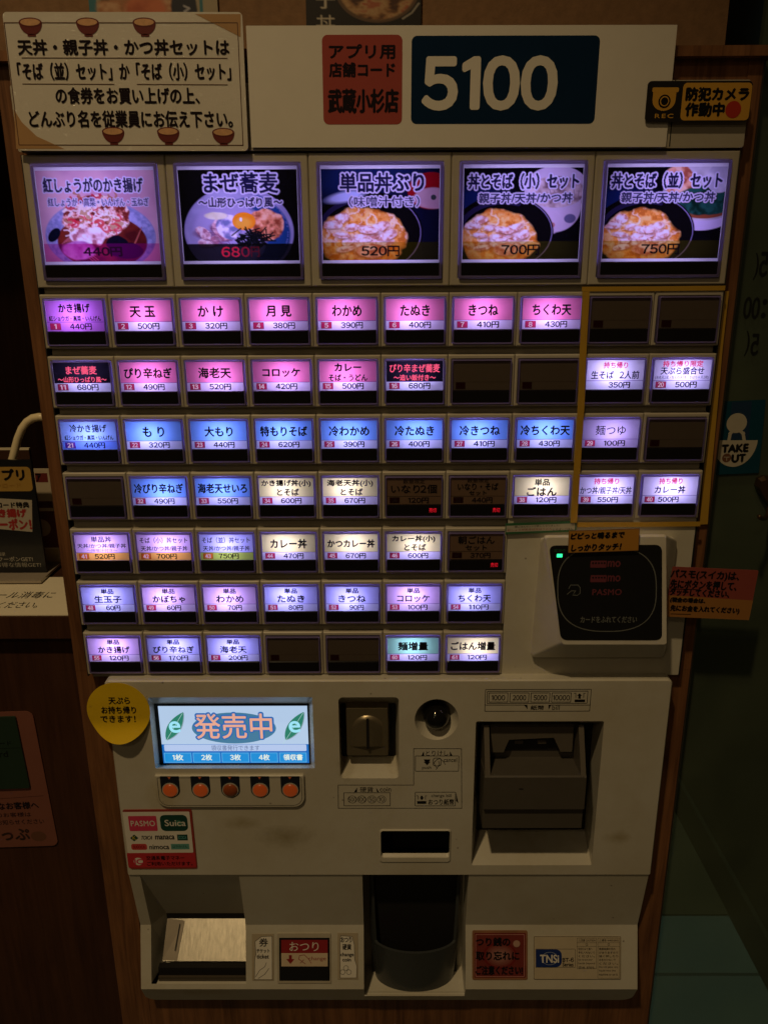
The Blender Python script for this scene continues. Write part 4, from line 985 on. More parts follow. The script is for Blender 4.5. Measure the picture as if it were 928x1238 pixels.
PT = [f(0, 0), f(0, 1), f(.17, 1), f(.23, .5), f(.77, .42), f(.86, .98), f(1, .98), f(1, 0)]
b.slab(PT, ym, .0098, GREYP2); qq = [f(.17, 1.0), f(.86, .98), f(.77, .42), f(.23, .5)]
b.build('bill_mouth', o); 
b = MB(); b.poly([(p[0], p[1]) for p in [f(.0, 1.15), f(1, 1.15), f(1, .2), f(0, .2)]], .0096, BLACKM); 
for k in (.36, .64):
    xq = f(k, 0)[0]; b.tube([(xq - .004, .0065, f(0, .72)[1]), (xq + .004, .0065, f(0, .72)[1])], .0022, GREYP, 12)
b.build('mouth_opening', o)
b = MB(); prect(b, 627, 953, 632, 954.3, YB, .0003, BLACKM); b.build('latch_hole', o)

# --- lower bank: shaded upper slope, bright band, lip with rounded corners
YBd = -.013
def lz(py, y): return A(470, py, y)[1]
YBI = .006
zA, zB, zC = lz(1058.2, YL + .001), lz(1118, YBI), lz(1196, YBd)
zD = lz(1216, YBd + .006)
def ybank(z):
    if z > zB: return YL + .0015 + (YBI - YL - .0015) * (zA - z) / (zA - zB)
    return YBI + (YBd - YBI) * (zB - z) / (zB - zC) if z > zC else YBd + (zC - z) * .45
BX0, BX1 = A(155.5, 1060, YL)[0], A(784, 1060, YL)[0]
tq = box_px(187, 1104, 296, 1191, -.006)        # ticket opening
hx0, hx1 = A(169, 1062, YL)[0], A(294, 1062, YL)[0]
cx0, cx1 = A(439.5, 1130, -.004)[0], A(563, 1130, -.004)[0]
zE = A(240, 1191, YBd)[1]; zLip = lz(1209, YBd + .003)
b = MB()
def blk(x0, x1, za=zA, zd=None):
    zz = [za, zB, zC]; P = [(ybank(z) , z) for z in zz if z <= za]; P = P + [(.034, zz[-1]), (.034, za)]
    prism(b, P, x0, x1, BEIGE)
blk(BX0, hx0); blk(tq[1], cx0 - .0003); blk(cx1 + .0003, BX1)
# ticket hood: slopes inward from the front edge down to the opening
yb_ = .0295
zO = A(240, 1104, yb_)[1]
V = [(hx0, ybank(zA), zA), (tq[1], ybank(zA), zA), (tq[1], yb_, zO), (tq[0] + .004, yb_, zO), (hx0, ybank(zB), zB), (tq[0] + .004, yb_, zE), (hx0, ybank(zE), zE), (tq[0], ybank(zE), zE)]
b.add(V, [(0, 3, 2, 1), (0, 4, 6, 5, 3), (6, 7, 5)], BEIGE)
prism(b, [(ybank(zE), zE), (YBd, zC), (.034, zC), (.034, zE)], hx0, tq[1], BEIGE)
# lip with rounded lower corners
ylip = lambda z: YBd + (zC - z) * .45
zF = lz(1206.5, YBd + .003)                     # floor of the cup bay
for q0, q1, rr_ in ((BX0, cx0 - .0003, (.0115, .0001, .0001, .0001)), (cx1 + .0003, BX1, (.0001, .0115, .0001, .0001))):
    LO = rrect(q0, q1, zD, zC, 0, 8, rr_); b.loft([(LO, .034), (LO, ylip)], BEIGE); b.poly(LO, 0, BEIGE)
    k = len(LO)
    for i in range(k): v = b.v[-k + i]; b.v[-k + i] = (v[0], ylip(v[2]), v[2])
# cup bay: floor with a rounded front lip, back wall
prism(b, [(ylip(zD), zD), (ylip(zF) - .0004, zF - .0012), (ylip(zF) + .0004, zF + .0003), (ylip(zF) + .0022, zF + .0006), (ylip(zF) + .004, zF), (.030, zF + .001), (.030, zD)], cx0 - .0002, cx1 + .0002, BEIGE)
b.box(cx0 - .0003, cx1 + .0003, .030, .034, zF, zA, BEIGE)
b.rect(BX0, BX1, zA, zA + .0012, YL + .004, BLACKM)
b.build('lower_bank', VM)
# ticket tray
b = MB(); xs0, xs1 = tq[0] + .0045, tq[1] - .0004
z_r1, z_r0 = A(240, 1110, yb_)[1], A(240, 1162, .0015)[1]
b.add([(xs0, .0015, z_r0), (xs1, .0015, z_r0), (xs1, yb_ - .0005, z_r1), (xs0, yb_ - .0005, z_r1)], [(0, 1, 2, 3)], STEEL)
b.add([(xs0, .0015, z_r0 - .0006), (xs1, .0015, z_r0 - .0006), (xs1, .0015, z_r0), (xs0, .0015, z_r0)], [(0, 1, 2, 3)], STEEL)
b.rect(xs0 - .001, xs1 + .001, zE, zO + .0005, yb_ + .0006, BLACKM)
xf = xs0 + (xs1 - xs0) * .17
b.add([(xs0, .0012, z_r0 + .0024), (xf, .0012, z_r0 + .0008), (xf + .004, yb_ - .003, z_r1 - .0005), (xs0 + .001, yb_ - .003, z_r1 + .0025)], [(0, 1, 2, 3)], plain('dull_steel', (.25, .22, .18), .45, .9))
zf = lambda t: z_r0 + (z_r1 - z_r0) * t; yf = lambda t: .0015 + (yb_ - .0015) * t
b.add([(xf - .003, yf(.22) - .002, zf(.22) + .003), (xf - .0022, yf(.22) - .002, zf(.22) + .003), (xf + .0002, yf(.85) - .002, zf(.85) + .003), (xf - .0006, yf(.85) - .002, zf(.85) + .003)], [(0, 1, 2, 3)], BLACKM)
TR_ = b.build('ticket_tray', VM)
b = MB(); zg = A(240, 1179, -.006)[1]
b.box(xs0 - .003, xs1, -.0085, -.006, zE + .0003, zg, plain('dark_brown_plastic', (.07, .055, .04), .3)); b.rect(xs0 - .003, xs1, zg, zg + .0006, -.0086, METAL)
b.box(xs0 - .003, xs1, -.0058, .0008, zE + .0003, z_r0 - .001, BLACKM); b.build('tray_lip', TR_)
# coin cup
def cup_curve(r, n=28):
    return [(r * math.cos(R(180 + 180 * i / n)), math.sin(R(180 + 180 * i / n))) for i in range(n + 1)]
ccx = (cx0 + cx1) / 2; yfr = AZ(501, 1202, zF)[1]; ryc = .027; yc0 = yfr + ryc; hw = (A(554.5, 1130, yc0)[0] - A(447.5, 1130, yc0)[0]) / 2; ccx = A(501, 1130, yc0)[0]
b = MB(); zr = A(501, 1153, yfr)[1]; zb = zF + .0004; ztop = zA - .001; n = 36
def cupsurf(th, z_lo, flip, mat):
    V, F = [], []; rows = 8
    for i in range(n + 1):
        t = R(180 + 180 * i / n); e = abs(math.cos(t)); s_ = min(1, max(0, (e - .90) / .1)); s_ = s_ * s_ * (3 - 2 * s_)
        zt = zr + (ztop - zr) * s_
        for j in range(rows + 1):
            z = z_lo + (zt - z_lo) * j / rows; tp = .90 + .10 * min(1, (z - zb) / (zr - zb))
            V.append((ccx + (hw * tp - th) * math.cos(t), yc0 + (ryc * tp - th) * math.sin(t), z))
    for i in range(n):
        for j in range(rows):
            q_ = (i * (rows + 1) + j, (i + 1) * (rows + 1) + j, (i + 1) * (rows + 1) + j + 1, i * (rows + 1) + j + 1); F.append(q_[::-1] if flip else q_)
    b.add(V, F, mat); return V, rows
Vo, rows = cupsurf(0, zb, False, CUPM); Vi, _ = cupsurf(.0028, zb + .003, True, CUPM)
rim = [Vo[i * (rows + 1) + rows] for i in range(n + 1)] + [Vi[i * (rows + 1) + rows] for i in range(n + 1)]
b.add(rim, [(i, i + 1, n + 2 + i, n + 1 + i) for i in range(n)], CUPM)
b.add([Vi[i * (rows + 1)] for i in range(n + 1)], [tuple(range(n + 1))], CUPM)
b.box(ccx - hw * .97, ccx + hw * .97, max(yc0 + .0005, .012), .0285, zb, ztop, BLACKM)
o = b.build('coin_cup', VM); smooth_by_angle(o, 40)
# change lever button
YC = -.0095
def onband(py):
    y = -.004
    for _ in range(8): y = ybank(A(470, py, y)[1])
    return y
class Band(Sticker):
    """flat print lying on the bright sloping band"""
    def __init__(s, x0, y0, x1, y1, lift=.0006):
        yt, yb2 = onband(y0), onband(y1); zt, zb2 = A((x0 + x1) / 2, y0, yt)[1], A((x0 + x1) / 2, y1, yb2)[1]
        s.yc = (yt + yb2) / 2 - lift; xa, xb = A(x0, (y0 + y1) / 2, s.yc)[0], A(x1, (y0 + y1) / 2, s.yc)[0]
        s.cx, s.cz, s.w, s.h = (xa + xb) / 2, (zt + zb2) / 2, xb - xa, math.hypot(zt - zb2, yt - yb2)
        s.tilt = math.atan2(yt - yb2, zt - zb2); s.P = (x0, y0, x1, y1); s.b = MB(); s.a = 0
    def L(s, px, py):
        x0, y0, x1, y1 = s.P; return ((px - x0) / (x1 - x0) - .5) * s.w, (.5 - (py - y0) / (y1 - y0)) * s.h
    def build(s, name, label=None, cat=None, parent=None, turn=0.0):
        o = s.b.build(name, off=(0, 0, 0))
        o.location = Vector((s.cx, s.yc, s.cz)) - (VM.location if parent else Vector((0, 0, 0))); o.rotation_euler = (-s.tilt, turn, 0)
        if parent: o.parent = parent
        if cat: tag(o, label, cat)
        return o
CREAM = plain('cream_print', (.62, .50, .36), .5); REDP = plain('red_print', (.27, .022, .026), .5, var=.2, spec=.15); WHITEP = plain('white_print', (.75, .72, .65), .5, var=.05)
s = Band(335, 1127.5, 400, 1187.5, .0012); s.base(FRAME, .0018, .0012)
s.rect(337.5, 1132.5, 398.5, 1184.5, BLACK, 1); s.rect(340, 1135, 396, 1151, REDP, 2); s.rect(340, 1151, 396, 1167, CREAM, 2)
s.text('おつり', 350, 1137.5, 385, 1148.5, WHITEP, 3); s.text('change', 373, 1155, 394, 1161, REDP, 3); 
s.line([(351, 1155), (351, 1160)], .003, REDP, 3); s.b.poly([s.L(346, 1158), s.L(351, 1164), s.L(356, 1158)], -.0004, REDP)
s.line([(369, 1164), (361, 1158), (362, 1154), (368, 1153), (373, 1158), (376, 1163)], .0006, REDP, 3); s.line([(363, 1163), (367, 1159)], .0006, REDP, 3)
s.build('change_lever', parent=VM)
def torn(x0, y0, x1, y1, rows, nm):
    s = Band(x0, y0, x1, y1); s.base(plain('worn_label_back', (.42, .36, .26), .5), .0004, .0006)
    P = [s.L(*p) for p in ((x0 + 3, y1 - 2), (x1 - 2, y1 - 2), (x1 - 1.5, y1 - 16), (x1 - 4, y1 - 24), (x1 - 4.5, y0 + 14), (x1 - 7, y0 + 4), (x0 + 4, y0 + 3), (x0 + 3, y0 + 9))] if nm == 'change_label' else \
        [s.L(*p) for p in ((x0 + 3, y1 - 1.5), (x1 - 2, y1 - 1.5), (x1 - 2, y0 + 2.5), (x0 + 12, y0 + 3), (x0 + 4, y0 + 9), (x0 + 5, y0 + 24), (x0 + 3.5, y0 + 30))]
    s.b.poly(P, -.00015, WHITEP); s.b.stroke(P, .0004, -.0003, INK, True)
    for t, ry0, ry1, a_, c_ in rows: s.text(t, x0 + a_, y0 + ry0, x0 + c_, y0 + ry1, INK, 3, bold=.00014)
    return s
s = torn(304.5, 1128.5, 331, 1185, [('券', 5, 15, 9, 19.5), ('チケット', 18, 22.5, 6, 21.5), ('ticket', 24.5, 29.5, 6, 20.5)], 'ticket_label')
s.line([(309, 1180), (314, 1172), (320, 1168), (322, 1163)], .0004, INK, 3); s.line([(312, 1182), (320, 1177), (325, 1170)], .0004, INK, 3)
s.build('ticket_label', parent=VM)
s = torn(408, 1127.5, 432.7, 1183.5, [('おつり', 4.5, 11, 4, 17), ('硬貨', 13, 20, 6, 16.5), ('change', 23.5, 29, 3.5, 19.5), ('coin', 30, 34, 6, 16)], 'change_label')
for p in ((418, 1169.5), (414, 1174.5), (421.5, 1174.5)):
    l = s.L(*p); n_ = 20; s.b.loft([(ell(l[0], l[1], .0027, None, n_), -.0003), (ell(l[0], l[1], .0023, None, n_), -.00031)], INK)
s.build('change_label', parent=VM)
s = Band(644.8, 1131.5, 750, 1183.5); s.b.frame(-s.w / 2, s.w / 2, -s.h / 2, s.h / 2, .0004, -.0001, INK, .001); s.base(plain('label_ivory', (.50, .43, .31), .45), .0004, .001)
s.b.frame(*s.bx(647, 1146.5, 695, 1169), .0003, -.0002, INK, .0004)
P = rrect(*s.bx(647.5, 1147, 678.5, 1168.5), 0, 6, (.0003, .006, .006, .0003)); s.b.poly(P, -.0003, plain('blue_logo', (.012, .03, .16), .4))
s.text('TNSi', 652.5, 1153.5, 675, 1163, WHITEP, 4, bold=.00025); q = s.L(664, 1158); s.b.loft([(ell(q[0], q[1], .0085, .0068, 36), -.00042), (ell(q[0], q[1], .0081, .0064, 36), -.00043)], plain('logo_ring', (.35, .4, .5), .4))
s.text('BT-6', 679.5, 1157, 693, 1162, INK, 3, bold=.0001); s.text('Series', 679.5, 1163, 692.5, 1167.5, INK, 3, bold=.0001)
for (a0, a1, b1, t, ls) in ((697, 720.5, 1170.5, '⚠注意 CAUTION', ('取出口より奥へ', '手を入れないで', 'ください。', 'Do not put your', 'hands beyond', 'the slot.')), (722, 748.5, 1182, '⚠警告 WARNING', ('機器破損の恐れ', 'がありますので', '強く押したり', '水をかけないで', 'ください。', 'Do not pour any', 'liquid into the', 'machine or on it.'))):
    s.b.frame(*s.bx(a0, 1133.3, a1, b1), .00025, -.0002, INK, .0005); s.line([(a0, 1139), (a1, 1139)], .0002, INK, 2); s.line([(a0, 1143.5), (a1, 1143.5)], .0002, INK, 2)
    s.text(t, a0 + 1.5, 1134.6, a1 - 1.5, 1137.8, INK, 3); q = s.L((a0 + a1) / 2, 1141.2); s.b.loft([(ell(q[0], q[1], .0012, None, 16), -.0003), (ell(q[0], q[1], .0009, None, 16), -.00031)], INK)
    for k, t2 in enumerate(ls): s.text(t2, a0 + 1.5, 1145 + 4.4 * k, a1 - (2 if k % 3 else 5), 1147.8 + 4.4 * k, INK, 3)
s.build('maker_plate', parent=VM)

# ================================================================== STICKERS AND SIGNS (things of their own)
s = Band(570.5, 1124, 637.3, 1183.5, .001)
s.base(plain('worn_edge', (.26, .12, .06), .6, var=.4), .0005, .002); s.rect(573, 1126.8, 635.2, 1181, plain('deep_red_print', (.17, .030, .026), .5, var=.25, spec=.15), 1, .001)
for k in range(7): s.b.poly(ell(*s.L(604, 1154), .0175 - .0022 * k, .0140 - .0018 * k), -.0002 - .00003 * k, plain('red_to_pink_print_%s' % 'abcdefg'[k], (.16 + .03 * k, .016 + .026 * k, .014 + .022 * k), .5, var=.2, spec=.15))
s.b.frame(*s.bx(574.5, 1128.5, 633.5, 1179.5), .0004, -.0004, plain('pink_line', (.6, .3, .26), .5))
for t, y0, y1, x1 in (('つり銭の', 1132.5, 1142.5, 616), ('取り忘れに', 1149, 1159.5, 627), ('ご注意ください!', 1166.5, 1177, 631)): s.text(t, 575, y0, x1, y1, INK, 4, bold=.0004)
s.b.poly(ell(*s.L(624, 1139.5), .0036), -.0008, plain('peeled_spot', (.42, .26, .20), .6))
s.build('change_reminder_sticker', 'worn red sticker reminding customers to take their change, right of the coin cup', 'sticker')

# round yellow sticker
x, z = A(143.5, 859.5, YL - .002); rx = (A(181.5, 859, YL)[0] - A(105.5, 859, YL)[0]) / 2
YEL = plain('yellow_gloss', (.74, .50, .015), .20, var=.1, spec=.5, bump=.35, scale=45)
b = MB(); yd = YL - .0020; rings = [.02, .2, .4, .55, .65, .75, .82, .88, .94, 1.0]
b.loft([(ell(x, z, rx, rx, 64), yd + .0004)] + [(ell(x, z, rx * q, rx * q, 64), yd) for q in rings[::-1]], YEL, cap1=True)
for t, y0, y1, x0, x1 in (('天ぷら', 843, 851, 131.5, 157), ('お持ち帰り', 854, 862.5, 123, 164.5), ('できます！', 865, 873, 122, 164)): ptext(b, t, x0, y0, x1, y1, yd, .0003, INK, bold=.0002)
def curl(px, pz):
    d = (px - x) * .06 - (pz - z) * .998; return 24.0 * max(0, d - rx * .30) ** 2
b.v = [(p[0], p[1] - curl(p[0], p[2]), p[2]) for p in b.v]
o = b.build('round_sticker', off=(x, YL, z), loc=(x, YL, z)); smooth_by_angle(o, 40); tag(o, 'glossy round yellow sticker about takeaway tempura, beside the small screen', 'sticker')

# payment card sticker
YK = YL - .0008
s = Sticker((149, 979), (232.4, 978.6), (238, 1050), (156.8, 1050.8), YK)
s.base(plain('dark_red_border', (.30, .04, .03), .4), .0006, .002); s.rect(151.5, 981.3, 231.5, 1031, WHITEP, 1, .001); s.rect(154.5, 1031, 236.5, 1048.5, plain('red_band', (.50, .03, .04), .4), 1, .001)
PK = plain('pink_red_logo', (.62, .05, .12), .4); GRN = plain('dark_green_logo', (.012, .06, .045), .4)
s.rect(156, 986.3, 190, 1004.5, PK, 2, .001); s.text('PASMO', 158.5, 992, 187.5, 998.5, WHITEP, 3, bold=.00012, spacing=1.1)
s.rect(194, 985, 227, 1004.5, GRN, 2, .005); s.b.poly(ell(*s.L(215.8, 995), .0036), -.00036, plain('mid_green_logo', (.05, .20, .14), .4)); s.text('Suica', 199.5, 990.8, 224.5, 998.2, WHITEP, 4, bold=.00012)
s.b.poly([s.L(157.5, 1013), s.L(162.5, 1017), s.L(167.5, 1013), s.L(162.5, 1008.7)], -.00024, GRN); s.text('K', 160.5, 1010.5, 164.8, 1015, plain('yellow_logo', (.6, .5, .05), .4), 3)
s.text('TOICA', 171, 1010.3, 184.5, 1014.8, INK, 2, bold=.0001, slant=.3); s.text('manaca', 188, 1010, 211, 1014.6, INK, 2, bold=.0002); s.rect(214.5, 1008.7, 227, 1015.8, GRN, 2); s.text('ICOCA', 216, 1010.5, 225.5, 1014, plain('cyan_logo', (.15, .5, .5), .4), 3)
s.rect(159, 1020, 178, 1027.2, plain('red_logo', (.55, .06, .06), .4), 2, .002); s.text('SUGOCA', 161.5, 1022, 175.5, 1025.3, REDP, 3, bold=.0001); s.text('nimoca', 181, 1021, 204.5, 1026.5, INK, 2, bold=.00015); s.rect(207, 1020, 229, 1026.6, plain('teal_logo', (.12, .34, .30), .4), 2); s.text('はやかけん', 209, 1021.5, 227, 1025, GRN, 3)
s.b.poly(ell(*s.L(167.5, 1041.3), .0045), -.00024, WHITEP); s.text('IC', 163, 1038.5, 172.5, 1044.3, PK, 3, bold=.0003); s.text('交通系電子マネー', 177, 1034.5, 223, 1039.5, INK, 2, bold=.0001); s.text('ご利用いただけます。', 178, 1041.5, 233, 1046.3, INK, 2, bold=.0001)
s.build('payment_card_sticker', 'white and red sticker of accepted transit cards under the orange buttons', 'sticker')

# orange sign on the reader, green edged label
ORS = plain('orange_card', (.46, .215, .03), .5, var=.06)
s = Sticker((685.8, 641.8), (771, 639), (773, 665.5), (687.6, 668.4), YR - .003); s.base(ORS, .0006, .0005, plain('card_edge', (.3, .2, .1), .6)); s.b.frame(-s.w / 2, s.w / 2, -s.h / 2, s.h / 2, .0004, -.0001, plain('brown_edge', (.2, .1, .03), .5))
s.text('ピピっと鳴るまで', 690, 643.5, 754, 651, INK, 2, bold=.0004, slant=.15); s.text('しっかりタッチ！', 690.5, 657.5, 750, 665.5, INK, 2, bold=.0004, slant=.15)
s.build('touch_sign', 'orange card asking for a firm touch, standing on top of the card reader', 'sign')
s = Sticker((609.5, 632.8), (696, 630), (696.5, 642.5), (611.5, 646), -.0012); s.base(plain('green_edge', (.03, .12, .05), .5), .0006, .0008); s.rect(611.5, 634.2, 694.5, 641.8, plain('dull_white_print', (.42, .40, .33), .5), 1)
s.text('朝ごはんセットが新しくなりました！', 622, 634.6, 676, 637.2, INK, 2); s.text('紅しょうが天そば又はうどん', 613, 638.6, 667, 641.3, REDP, 2); s.text('とそば・ごはん', 668, 638.2, 692, 641, INK, 2)
s.build('small_notice_strip', 'narrow green edged notice strip left of the orange card', 'sticker')

# pink and orange notice hanging over the glass
YN = -.014
s = Sticker((807.8, 684.8), (914, 690), (906.8, 749.3), (807.4, 745.6), YN)
s.base(plain('salmon_red_paper', (.27, .055, .042), .6, var=.08), .0006, .001)
b_ = s.bx(807, 722, 911, 748); s.b.poly([( -s.w / 2, -s.h / 2), (s.w / 2, -s.h / 2), s.L(909.5, 726), s.L(807.6, 719.5)], -.0001, plain('orange_paper', (.34, .15, .035), .6, var=.08))
for t, x0, y0, x1, y1, rt in (('パスモ(スイカ)は、', 810, 690, 893, 701.5, 0), ('先にボタンを押して、', 809.5, 702, 890, 712.5, 0), ('タッチしてください、', 809, 712.5, 881, 721, 0), ('(現金の場合は、', 809.5, 722.8, 852, 729.3, 0), ('先にお金を入れてください)', 809.5, 733, 893, 741, 0)):
    s.text(t, x0, y0, x1, y1, INK, 2, bold=.0004)
s.line([(810, 711.6), (845, 712.6)], .0005, INK, 3); s.line([(810, 741.8), (834, 742.6)], .0005, INK, 3)
s.build('payment_notice', 'red and orange paper notice stuck out sideways right of the card reader', 'sign')

# yellow tapes round the take-away buttons
def tape(pts, wpx, y, label):
    L_, R_ = [], []
    P = [Vector(A(*p, y)) for p in pts]; wd = wpx * .00066
    for i, p in enumerate(P):
        d = (P[min(i + 1, len(P) - 1)] - P[max(i - 1, 0)]).normalized(); n_ = Vector((-d[1], d[0])) * wd / 2; L_.append(tuple(p + n_)); R_.append(tuple(p - n_))
    Q = L_ + R_[::-1]
    if sum(Q[i][0] * Q[(i + 1) % len(Q)][1] - Q[(i + 1) % len(Q)][0] * Q[i][1] for i in range(len(Q))) < 0: Q = Q[::-1]
    b = MB(); b.loft([(Q, y + .0003), (Q, y)], TAPE); b.poly(Q, y, TAPE)
    c = sum((Vector((q[0], y, q[1])) for q in Q), Vector()) / len(Q)
    o = b.build('yellow_tape', off=tuple(c), loc=tuple(c)); tag(o, label, 'tape', 'yellow tape strips round the take-out buttons')
tape([(708, 352.5), (704.5, 420), (702, 490), (697.5, 560), (693, 632)], 8.5, -.0034, 'upright yellow tape strip left of the take-out buttons, between button columns')
tape([(703, 349.5), (790, 349), (876, 348.2)], 5.5, -.0010, 'yellow tape strip along the top of the take-out buttons, under the 750円 picture')
tape([(875.5, 352), (868, 420), (861.5, 495), (855.5, 560), (850, 634)], 10.5, .0085, 'upright yellow tape strip along the machine edge, right of the take-out buttons')
tape([(697, 634.5), (770, 634.2), (846, 633.5)], 6.5, -.0004, 'yellow tape strip under the take-out buttons, above the card reader')

# laminated notice top left
YG = -.006
s = Sticker((4, 14.5), (296.5, 14.5), (296.5, 182.5), (22.4, 182), YG)
s.base(LAMI, .0008, .003); BR = plain('brown_line', (.10, .04, .015), .5); OR2 = plain('tan_corner', (.42, .24, .10), .5)
s.b.frame(*s.bx(14, 27, 291, 176), .0006, -.0002, BR, .0003)
s.b.poly([s.L(291, 45), s.L(291, 17), s.L(236, 17)], -.00015, OR2); s.b.poly([s.L(17, 132), s.L(20, 180), s.L(78, 180), s.L(45, 165), s.L(27, 148)], -.00015, OR2)
for t, x0, y0, x1, y1 in (('天丼・親子丼・かつ丼セットは', 22, 48, 277, 66.5), ('「そば（並）セット」か「そば（小）セット」', 22, 76, 279, 97), ('の食券をお買い上げの上、', 68, 106, 241, 125.5), ('どんぶり名を従業員にお伝え下さい。', 36, 134, 281, 154)): s.text(t, x0, y0, x1, y1, DINK, 3, bold=.00036)
s.line([(27, 70), (275, 70.5)], .0005, BR, 2); s.line([(28, 101.5), (138, 102)], .0005, BR, 2); s.line([(166, 102), (275, 102.5)], .0005, BR, 2)
MAR = plain('maroon_print', (.13, .012, .01), .45); RICE = plain('rice_print', (.62, .34, .16), .5, var=.4, scale=400)
for cx, cy in ((37, 33), (106, 33), (174.5, 33), (137, 165), (203.5, 165), (270, 166)):
    l = s.L(cx, cy - 6); rx_ = .0083; P = [(l[0] - rx_, l[1])] + [(l[0] + rx_ * math.cos(R(t)), l[1] + rx_ * .98 * math.sin(R(t))) for t in range(190, 351, 10)] + [(l[0] + rx_, l[1])]
    s.b.poly(P, -.0003, MAR); s.b.poly(ell(l[0], l[1], rx_, rx_ * .36, 28), -.00042, MAR); s.b.poly(ell(l[0], l[1], rx_ * .86, rx_ * .27, 28), -.00054, RICE); s.b.poly(rrect(l[0] - .003, l[0] + .003, l[1] - rx_ * 1.10, l[1] - rx_ * .9, .0004), -.0003, MAR)
s.build('laminated_notice', 'laminated ivory notice with small rice bowls, hanging at the top left of the machine', 'notice')
# store code sheet
s = Sticker((297.6, 31), (814.9, 30), (807.5, 177.6), (303.8, 178.3), -.0035)
s.base(PAPER, .0006, .0004); RB = plain('salmon_box', (.36, .068, .055), .6, var=.05, spec=.1); NV = plain('navy_box', (.004, .020, .055), .7, spec=.05)
s.rect(390, 42, 486, 150.5, RB, 1, .004); s.rect(497, 43, 721.5, 149.8, NV, 1, .004)
for t, x0, y0, x1, y1, bd in (('アプリ用', 398, 54, 477, 71, .0004), ('店舗コード', 398, 76, 477, 93, .0004), ('武蔵小杉店', 397, 108, 481, 136.5, .0006)): s.text(t, x0, y0, x1, y1, DINK, 2, bold=bd)
s.text('5100', 512, 70, 671, 131, PAPER, 2, bold=.0016)
s.build('store_code_sheet', 'wide white paper sheet with the big number 5100 on a navy block', 'sign')
# camera sticker
s = Sticker((780.4, 98), (909, 97.6), (905.2, 147.2), (781, 147.2), -.006)
s.base(plain('black_vinyl', (.012, .010, .010), .4), .0005, .003); YO = plain('amber_print', (.60, .32, .04), .45, var=.05)
s.rect(823.5, 100, 906.5, 145.5, YO, 1, .003)
s.text('防犯カメラ', 829, 106, 904, 121.5, INK, 2, bold=.0006); s.text('作動中', 828, 124.5, 874.5, 140.5, INK, 2, bold=.0006); s.b.poly(ell(*s.L(885.5, 132.5), .0058), -.0003, plain('red_dot', (.45, .03, .015), .45))
s.rect(788, 105.7, 820, 111.5, YO, 1, .001)
l = s.L(803, 111)
P = [(l[0] - .0085, l[1])] + [(l[0] + .0085 * math.cos(R(t)), l[1] - .0055 + .0072 * math.sin(R(t))) for t in range(180, 361, 15)] + [(l[0] + .0085, l[1])]
s.b.poly(P, -.0001, YO); c0 = s.L(802.5, 122.5); s.b.poly(ell(*c0, .0045), -.0003, INK); s.b.poly(ell(*c0, .0034), -.0004, YO); s.b.poly(ell(*c0, .0026), -.0005, INK)
s.text('REC', 791, 137.8, 813, 142.8, YO, 3, spacing=1.3, bold=.0001)
s.build('camera_sticker', 'black and amber security camera sticker reading REC, right of the white sheet', 'sticker')

# posters on the wall above
def poster(tl, tr, br, bl, paint, name, label, nu=150, nv=70, y=YW - .003):
    s = Sticker(tl, tr, br, bl, y); s.b.slab(rrect(-s.w / 2, s.w / 2, -s.h / 2, s.h / 2, .0005), .0003, .0012, PAPER)
    a = Art(nu, nv, (.3, .25, .18)); paint(a); st, cc = a.add(s.b, -s.w / 2, s.w / 2, -s.h / 2, s.h / 2, 0, PRINTP, 'Print')
    o = s.build(name, label, 'poster'); set_cols(o, st, cc)
def p_left(a):
    a.c[:] = (.36, .30, .20); a.put((a.u < .06) * 1.0, (.03, .16, .20)); a.put(((a.u > .86) & (a.u < .885)) * 1.0, (.03, .16, .20))
    a.tex(a.em(.42, .80, .36, .40, soft=.1, rough=.3), [(.20, .10, .05), (.42, .18, .08), (.55, .32, .18)], 9, 3)
    a.tex(a.em(.44, .85, .16, .30, soft=.3), [(.40, .09, .04), (.55, .16, .07)], 6)
    a.disc(.74, .84, .10, .5, (.012, .014, .03), soft=.1, rough=.2); a.curve([(.74, .78), (.78, .82), (.74, .88), (.77, .92)], .008, (.4, .4, .45))
def p_right(a):
    a.c[:] = (.008, .006, .006); m = a.em(.62, .30, .36, .64, soft=.02)
    a.put(m, (.12, .07, .04)); a.tex(a.em(.62, .28, .33, .60, soft=.06), [(.08, .03, .015), (.34, .17, .07), (.50, .32, .16), (.40, .12, .06)], 7, 4, 2.6)
    a.curve([(.98, .55), (.92, .74), (.84, .86)], .006, (.45, .42, .36)); a.write('子', .09, .30, .25, .66, (.55, .50, .40), bold=.6); a.write('丼', .09, .78, .25, 1.12, (.55, .50, .40), bold=.5)
poster((106, -46), (262, -46), (262, 22), (106, 22), p_left, 'food_poster', 'pale food poster on the wall behind the laminated notice')
poster((368.5, -30), (509, -30), (509, 31), (370.5, 31), p_right, 'food_poster', 'black food poster with a rice bowl on the wall above the 5100 sheet')

# ================================================================== LEFT SIDE: counter, tablet sign, hose, sheets
YCF = .0135
zc_ = A(20, 746, YCF)[1]
xcr = XL - .0006
ctr = empty('side_counter', (-.6, .2, 0)); tag(ctr, 'dark wooden side counter left of the ticket machine', 'counter')
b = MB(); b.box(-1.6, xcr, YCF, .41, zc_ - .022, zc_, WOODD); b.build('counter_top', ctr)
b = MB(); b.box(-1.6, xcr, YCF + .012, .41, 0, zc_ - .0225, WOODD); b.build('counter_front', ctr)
def onc(px, py, dz=0.0): return AZ(px, py, zc_ + dz)
